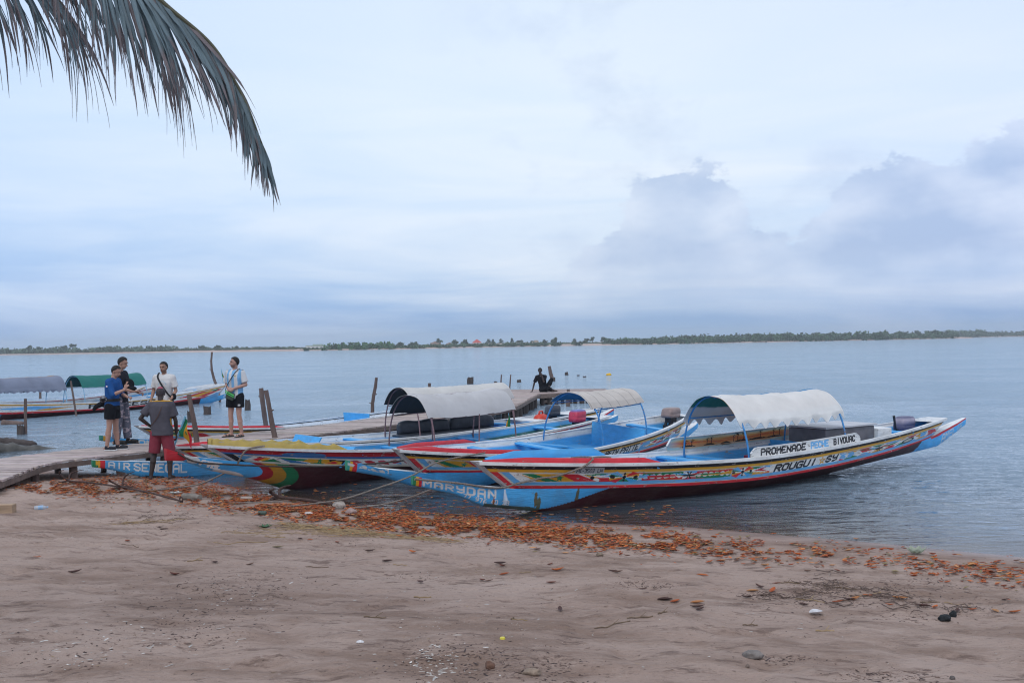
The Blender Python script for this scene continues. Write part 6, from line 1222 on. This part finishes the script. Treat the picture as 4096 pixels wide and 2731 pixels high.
# tangled straw and bark bits (uncountable)
V=[];F=[];C=[]
def scatter(px,py,rx,ry,n,cols,smin,smax,flat=.35,up=.0):
    for _ in range(n):
        x=rl.gauss(px,rx); y=rl.gauss(py,ry)
        if y>2740 or y<1920: continue
        g=GL(x,y); s=rl.uniform(smin,smax); c=np.array(rl.choice(cols))*rl.uniform(.7,1.2); a=rl.uniform(0,6.28) if rl.random()<.6 else rl.gauss(0,.6); i=len(V); el=rl.uniform(1,3) if rl.random()<.8 else rl.uniform(3,7); h=s*flat*rl.uniform(.6,1.4)
        ax=np.array([math.cos(a),math.sin(a),0])*s*el; b=np.array([-math.sin(a),math.cos(a),0])*s; u=np.array([0,0,h])
        t=rl.uniform(.5,1); V.extend([g-ax-b*.6,g+ax*t-b,g+ax+b*.5,g-ax*.6+b,g+u+ax*rl.uniform(-.4,.4)]); F.extend([(i,i+1,i+4),(i+1,i+2,i+4),(i+2,i+3,i+4),(i+3,i,i+4)]); C.extend([c]*5)
BK2=[(.10,.06,.045),(.17,.11,.085),(.24,.165,.13),(.27,.19,.155),(.07,.045,.04)]; BK=[(.10,.06,.045),(.15,.095,.07),(.20,.13,.09),(.07,.045,.04)]; STR=[(.33,.23,.12),(.24,.16,.09)]; SH=[(.52,.47,.42),(.42,.37,.33),(.6,.56,.51)]
for (px,py,rx,ry,n) in ((650,2065,110,22,120),(640,2110,60,12,50),(1130,2105,110,10,120),(1900,2170,90,14,60),(1000,2350,140,35,260),(800,2400,180,40,200),(1400,2185,90,20,60),(3400,2360,160,24,340),(3260,2345,70,18,160),(3700,2330,150,18,130),(3300,2420,200,20,110),(3850,2420,160,30,120),(1750,2640,120,50,300),(2080,2640,120,45,200),(2150,2690,120,30,120),(3150,2640,60,12,70),(3560,2700,110,18,140),(750,2520,200,40,140),(2540,2330,60,10,60),(2600,2345,70,12,60),(300,2600,160,45,100),(1650,2300,60,10,40),(3640,2470,60,10,40),(2440,2080,30,5,0)):
    scatter(px,py,rx,ry,int(n*1.5),BK2,.002,.008,.6)
for (px,py,rx,ry,n) in ((1150,2115,110,9,150),(1350,2130,80,7,60),(3330,2345,110,18,80),(1010,2135,140,8,50),(1900,2285,80,10,20)): scatter(px,py,rx,ry,n,STR,.0035,.007,.25)
scatter(2048,2330,1300,190,1300,BK2,.002,.006,.35); scatter(2048,2400,1300,220,300,STR,.003,.006,.2)
for (px,py,rx,ry,n) in ((1730,2650,60,40,90),(1050,2375,180,35,45),(250,2600,170,55,60),(700,2560,280,50,35),(2048,2450,1100,200,110)): scatter(px,py,rx,ry,n,SH,.003,.009,.5)
tag(mesh_np('beach_debris',V,F,mat('debris',attr=True,rough=.85,var=.2,vscale=20),col=np.array(C)),kind='stuff',label='scattered bark crumbs, straw and broken shells on the sand',cat='debris')
def strands(name,spec,m,label,cat):
    a=MB(); org=None
    for (p0,p1,jx,jy,n,r) in spec:
        for _ in range(n):
            t0=rl.uniform(0,.75); t1=t0+rl.uniform(.12,.4); q=[]
            ox=rl.gauss(0,jx); oy=rl.gauss(0,jy)
            for k in range(6):
                t=t0+(t1-t0)*k/5; x=p0[0]+(p1[0]-p0[0])*t+ox+rl.gauss(0,jx*.12); y=p0[1]+(p1[1]-p0[1])*t+oy+rl.gauss(0,jy*.25); g=GL(x,y)+[0,0,.006+rl.uniform(0,.015)]
                if org is None: org=g.copy()
                q.append(g-org)
            a.tube(spline(q,2),rl.uniform(.5,1.2)*r,4)
    o=a.build(name,m); o.location=org; return tag(o,label,cat,kind='stuff')
strands('straw_tangle',[((1080,2095),(1560,2140),14,6,70,.0035),((1300,2125),(1800,2165),18,5,40,.003),((900,2130),(1500,2135),30,8,22,.003),((420,2095),(760,2075),20,6,18,.003)],M_STRAW,'long wisp of tangled dry straw on the sand below the leaf drift','straw')
strands('root_tangle',[((3240,2350),(3680,2400),60,24,30,.0035),((3200,2335),(3420,2360),35,10,14,.003),((3560,2400),(3900,2450),60,18,16,.003),((560,2085),(760,2060),30,10,14,.003),((3000,2380),(3300,2400),40,12,20,.003)],mat('dark_root',(.14,.095,.075),.9,.4,20),'matted dark roots and seaweed on the right-hand sand','roots')
# stones and bigger litter, each its own thing
def rock(px,py,w,h,label,col,cat='stone',name='stone',flat=1.,seed=1,m=None,dp=.8):
    g=GL(px,py); k=g[1]/FPX; bm=bmesh.new(); bmesh.ops.create_icosphere(bm,subdivisions=3,radius=1)
    for v in bm.verts:
        n=mnoise.noise(v.co*1.6+Vector((seed*3.7,0,0)))*.32+mnoise.noise(v.co*4+Vector((seed,2,0)))*.10; v.co*=(1+n); v.co.x*=w*k/2; v.co.y*=w*k/2*dp; v.co.z=max(v.co.z,-.75)*h*k*.62
    me=bpy.data.meshes.new(name); bm.to_mesh(me); bm.free(); o=bpy.data.objects.new(name,me); COL.objects.link(o); me.materials.append(m or mat('rock_%s_%d'%(name,seed),col,.85,.35,25,.8,50)); o.location=g+[0,0,h*k*.35]; tag(o,label,cat); me.polygons.foreach_set('use_smooth',[True]*len(me.polygons)); return o
rock(3012,2628,72,30,'flat grey stone on the sand, largest stone near the lower right',(.22,.19,.17),seed=2)
rock(2990,2668,16,15,'small cube-like brown stone just below the largest grey stone',(.20,.15,.12),seed=3)
rock(2398,2222,28,15,'small brown block of stone below the leaf drift near the middle',(.24,.18,.13),seed=4)
rock(3778,2478,52,22,'black charred lump on the sand, left of the pair',(.015,.018,.02),cat='charcoal',name='charcoal_lump',seed=5)
rock(3812,2465,30,24,'black charred lump on the sand, right of the pair',(.015,.018,.02),cat='charcoal',name='charcoal_lump',seed=6)
rock(1357,2032,50,30,'pale lumpy stone at the end of the right-hand anchor',(.42,.36,.31),seed=7)
rock(1404,2057,46,26,'pinkish boulder among the leaves right of the pale lump',(.38,.27,.24),seed=8)
rock(2080,2170,40,8,'thin brown bark strip under the leaf drift',(.18,.12,.08),cat='bark',name='bark_piece',seed=9)
rock(1440,2568,30,9,'small white shell fragment standing out on the lower sand',(.75,.72,.7),cat='shell',name='shell',seed=10)
rock(3810,2715,22,16,'dark round pebble at the bottom right corner',(.13,.11,.10),seed=11)
rock(1234,2058,40,12,'flat pale stone on the leaves below the right-hand anchor',(.55,.48,.44),seed=12)
rock(85,1945,0.1,.1,'x',(.1,.1,.1)) if False else None
rock(1960,2672,40,30,'upright brown dead leaf clump near the bottom middle',(.17,.09,.06),cat='leaf clump',name='leaf_clump',seed=13)
rock(2130,2695,70,26,'sandy clod of earth near the bottom middle',(.30,.22,.16),cat='clod',name='sand_clod',seed=14)
# round timber pieces and wood block
def billet(pa,pb,wpx,label,m,name='driftwood_billet'):
    a=GL(*pa);b=GL(*pb); r=wpx/2*a[1]/FPX; c=(a+b)/2+[0,0,r*.8]; k=MB(); k.tube([a-(a+b)/2,(b-a)*.02,b-(a+b)/2],[r,r*1.04,r*.95],12,jit=.06); o=k.build(name,m); o.location=c; tag(o,label,'driftwood'); return o
billet((735,1995),(800,2000),26,'grey cut log section lying in the leaves below the middle anchor',mat('grey_wood',(.22,.19,.16),.9,.35,9,.7,20))
billet((962,1999),(1008,1999),16,'short pale piece of driftwood in the leaves left of the right-hand anchor',mat('pale_wood',(.42,.34,.29),.9,.3,9,.6,20))
g=GL(5,2052); m=MB(); m.box((0,0,.06),(.36,.12,.13)); o=bevel(m.build('wood_block',mat('sawn_wood',(.42,.29,.19),.85,.3,8,.6,30,stretch=(.3,1,2))),.008); o.location=g; tag(o,'sawn timber block cut by the left edge of the picture','timber')
# plastic bottle, can, sprig
g=GL(165,2038); e=empty('plastic_bottle',g+[0,0,.03],.45); tag(e,'clear crushed plastic bottle with blue label on the sand at left','bottle')
m=MB(); m.tube([(-.09,0,0),(-.085,0,0),(.03,0,0),(.07,0,0)],[.012,.032,.032,.013],12); m.build('body',mat('clear_plastic',(.62,.68,.74),.2,.1,alpha=.55),e,smooth=True)
m=MB(); m.tube([(-.04,0,0),(.02,0,0)],.0335,12); m.build('label',mat('blue_label',(.30,.45,.62),.5,.2),e); m=MB(); m.tube([(.07,0,0),(.09,0,0)],.014,10); m.build('cap',mat('blue_label'),e)
g=GL(1049,2060); m=MB(); m.tube([(-.06,0,.03),(-.055,0,.03),(.055,0,.03),(.06,0,.03)],[.024,.032,.032,.025],14); o=m.build('can',mat('dark_green_can',(.05,.08,.06),.5,.3,12)); o.location=g; tag(o,'dark green drink can on the sand above the straw tangle','can')
g=GL(2010,2554); m=MB(); m.tube([(0,0,0),(0,0,.012)],[.020,.016],12); o=m.build('bottle_cap',mat('yellow_cap',(.65,.55,.05),.5,.1)); o.location=g; tag(o,'small yellow bottle cap on the lower sand','bottle cap')
g=GL(1060,2108); V=[];F=[];C=[]
for k in range(8): leaf_geo((.04*math.cos(k*1.1),.03*math.sin(k*1.1)),.11,.035,k*1.1,.22,.4,np.array((.06,.13,.06))*rl.uniform(.7,1.4),V,F,C,0)
o=mesh_np('leafy_sprig',V,F,M_LEAF,col=np.array(C)); o.location=g; tag(o,'fresh green leafy sprig lying at the left end of the straw','sprig')
g=GL(700,1975); V=[];F=[];C=[]
for k in range(5): leaf_geo((.06*math.cos(k*1.3),.05*math.sin(k*1.3)),.12,.06,k*1.3,.1,.3,np.array((.62,.68,.66)),V,F,C,.01)
o=mesh_np('crumpled_wrapper',V,F,M_LEAF,col=np.array(C)); o.location=g; tag(o,'crumpled white and green plastic wrapper above the grey cut log','wrapper')
g=GL(3665,2215); V=[];F=[];C=[]
for k in range(7): leaf_geo((.05*math.cos(k*.9),.04*math.sin(k*.9)),.13,.08,k*.9,.5,.6,np.array((.45,.50,.38)),V,F,C,.01)
o=mesh_np('plastic_bag',V,F,mat('thin_plastic',attr=True,rough=.4,var=.1,trans=.4),col=np.array(C)); o.location=g; tag(o,'crumpled pale green plastic bag at the right water edge','plastic bag')
g=GL(3265,2455); V=[];F=[];C=[]; leaf_geo((0,0),.11,.09,.2,.05,.3,np.array((.68,.66,.66)),V,F,C,.01)
o=mesh_np('paper_scrap',V,F,M_LEAF,col=np.array(C)); o.location=g; tag(o,'square white paper scrap on the right-hand sand','paper')
# plastic bag hanging from the bow knot
w=b1.world(.40,-.17,.40); m=MB(); m.tube([(0,0,0),(0,0,-.06),(.01,-.01,-.16),(0,0,-.22)],[.012,.02,.034,.022],10,jit=.2); o=m.build('hanging_bag',mat('clear_plastic')); o.location=w; tag(o,'limp clear plastic bag tied to the rope at the nearest bow','plastic bag')
# ------------------------------------------------------------------ coconut palm: one frond reaches into the picture
TX,TY=-4.9,4.6
e=empty('palm_tree',(TX,TY,gz(TX,TY))); tag(e,'coconut palm whose drooping frond with browned tips hangs into the upper left','palm tree'); z0=gz(TX,TY)
crown=np.array([.25,.2,5.6]); m=MB(); P=spline([(0,0,-.3),(-.05,-.1,1.5),(.1,.05,3.6),crown],8); m.tube(P,[.20-.07*i/len(P)+.008*(i%2) for i in range(len(P))],14,jit=.03); m.build('trunk',mat('palm_bark',(.20,.165,.14),.9,.35,5,.8,12),e)
M_FR=mat('palm_leaflet',attr=True,rough=.5,var=.2,vscale=12,trans=.18,spec=.35)
def frond(pts,name_seed,Lf,dens=95,wd=.030,brown=.25,side=(-1,1),spread=.5,grav=1.0,sideR=None,tips=.7,skip=0,bias=(0,0,0),latk=1.):
    rg=random.Random(name_seed); c=np.array([TX,TY,z0]); pts=[np.array(p,float)-c for p in pts]; S=np.array(spline(pts,16)); n=len(S); d=np.r_[0,np.cumsum(np.linalg.norm(np.diff(S,axis=0),axis=1))]; T=d[-1]
    m=MB(); m.tube(S,[max(.003,.024*(1-i/n)) for i in range(n)],7); fr=m.build('frond',mat('palm_rib',(.10,.10,.06),.6,.2,9),e)
    V=[];F=[];C=[]
    for i in range(dens):
        t=skip+(1-skip)*i/(dens-1); q=t*T; p=np.array([np.interp(q,d,S[:,k]) for k in range(3)]); p2=np.array([np.interp(min(q+.05,T),d,S[:,k]) for k in range(3)]); p1=np.array([np.interp(max(q-.05,0),d,S[:,k]) for k in range(3)])
        tg=(p2-p1)/np.linalg.norm(p2-p1); lat=np.cross(tg,[0,0,1.]); 
        lat=lat/np.linalg.norm(lat) if np.linalg.norm(lat)>.05 else np.array([1.,0,0])
        for s in side:
            L=Lf(t)*rg.uniform(.82,1.1); ang=spread*(1-.62*t)*rg.uniform(.8,1.15); dr=tg*math.cos(ang)+lat*s*math.sin(ang)*latk+np.array([0,0,-.10])+np.array(bias)*(1.15-.6*t)*rg.uniform(.3,1.5); w=wd*rg.uniform(.8,1.15)*(1-.35*t); k=11
            base=np.array([.17,.24,.27])*rg.uniform(.75,1.2); br=np.array([.20,.17,.175])*rg.uniform(.7,1.2); isb=rg.random()<brown; pos=p.copy(); v=dr/np.linalg.norm(dr); i0=len(V); sag=grav*rg.uniform(.5,1.5); nrm=np.cross(v,np.cross(v,[0.3,-.9,.25]))  # leaf green lightened and blued, veiling haze put into the colour
            nrm/=np.linalg.norm(nrm); tw=rg.uniform(-.5,.5); brk=rg.randint(4,9) if rg.random()<tips else 99
            for j in range(k+1):
                f=j/k; ww=w*(min(1,f*6+.25))*(1-f**2.2)**.8*(1 if j<brk else .30)+.0012; sdv=np.cross(v,nrm); sdv/=np.linalg.norm(sdv)
                sdv=sdv*math.cos(tw*f)+nrm*math.sin(tw*f)*.6
                V+= [pos-sdv*ww/2,pos+np.cross(sdv,v)*ww*.12,pos+sdv*ww/2]; cc=base*(1-f*.2) if not(isb or f>.72+rg.uniform(-.1,.1)) else br*(1-.2*f)
                C+=[cc,cc*1.15,cc*.9]
                v=v+np.array([rg.uniform(-.05,.05),rg.uniform(-.05,.05),-.085*sag*(.35+1.1*f)*(1.0 if j<brk else 2.2)]); v/=np.linalg.norm(v); pos=pos+v*L/k
            for j in range(k):
                for b in (0,1): a=i0+j*3+b; F.append((a,a+3,a+4,a+1))
    mesh_np('leaflets',V,F,M_FR,fr,np.array(C)); return fr
Q=lambda px,py,Y: Pd(px,py,Y)
frond([np.array([TX,TY,z0])+crown,(-3.6,4.75,6.15),(-2.75,4.85,5.55),Q(380,-260,4.9),Q(640,0,4.95),Q(850,185,5.0),Q(975,395,5.02),Q(1042,560,5.05),Q(1072,630,5.08)],3,lambda t:.68+.16*math.sin(math.pi*min(1,t*1.1))-.42*max(0,t-.72)/.28,dens=210,brown=.12,side=(-1,1),spread=.55,grav=.75,skip=.2,bias=(-.50,0,-.02),latk=.5,wd=.027)
frond([np.array([TX,TY,z0])+crown,(-3.9,5.1,5.9),Q(-250,-330,5.35),Q(0,-300,5.4),Q(230,-250,5.5),Q(430,-170,5.6),Q(560,-60,5.65),Q(640,60,5.7)],8,lambda t:1.08-.25*t,dens=115,brown=.12,spread=1.1,grav=2.6,skip=.15,bias=(-.10,0,-.45),latk=.5,wd=.026)
frond([np.array([TX,TY,z0])+crown,(-4.4,5.0,5.7),Q(-500,-420,5.2),Q(-220,-260,5.3),Q(0,-160,5.35),Q(180,-60,5.4),Q(260,40,5.4)],9,lambda t:.95-.3*t,dens=85,brown=.18,spread=1.1,grav=2.4,skip=.15,bias=(-.05,0,-.4),latk=.5,wd=.024)
frond([np.array([TX,TY,z0])+crown,(-5.6,5.4,6.2),(-6.7,6.0,5.6),(-7.4,6.3,4.6)],10,lambda t:.7-.35*t,dens=60,spread=.8,skip=.15)
frond([np.array([TX,TY,z0])+crown,(-5.2,3.6,6.3),(-5.6,2.5,6.0),(-5.8,1.6,5.1)],12,lambda t:.7-.35*t,dens=60,spread=.8,skip=.15)
# ------------------------------------------------------------------ haze
m=MB(); m.box((150,800,10.),(3000,2600,28.)); 
hz=m.build('haze',None); tag(hz,kind='stuff',label='thin humid air over the lagoon',cat='haze'); hm=bpy.data.materials.new('haze'); hm.use_nodes=True; nt=hm.node_tree; nt.nodes.remove(nt.nodes['Principled BSDF']); pv=nt.nodes.new('ShaderNodeVolumePrincipled'); pv.inputs['Color'].default_value=(.93,.97,1,1); pv.inputs['Density'].default_value=.00042; pv.inputs['Anisotropy'].default_value=.2; nt.links.new(pv.outputs[0],nt.nodes['Material Output'].inputs['Volume']); hz.data.materials.append(hm)
SC.render.engine='CYCLES'
SC.cycles.filter_width=1.1
SC.cycles.use_denoising=True
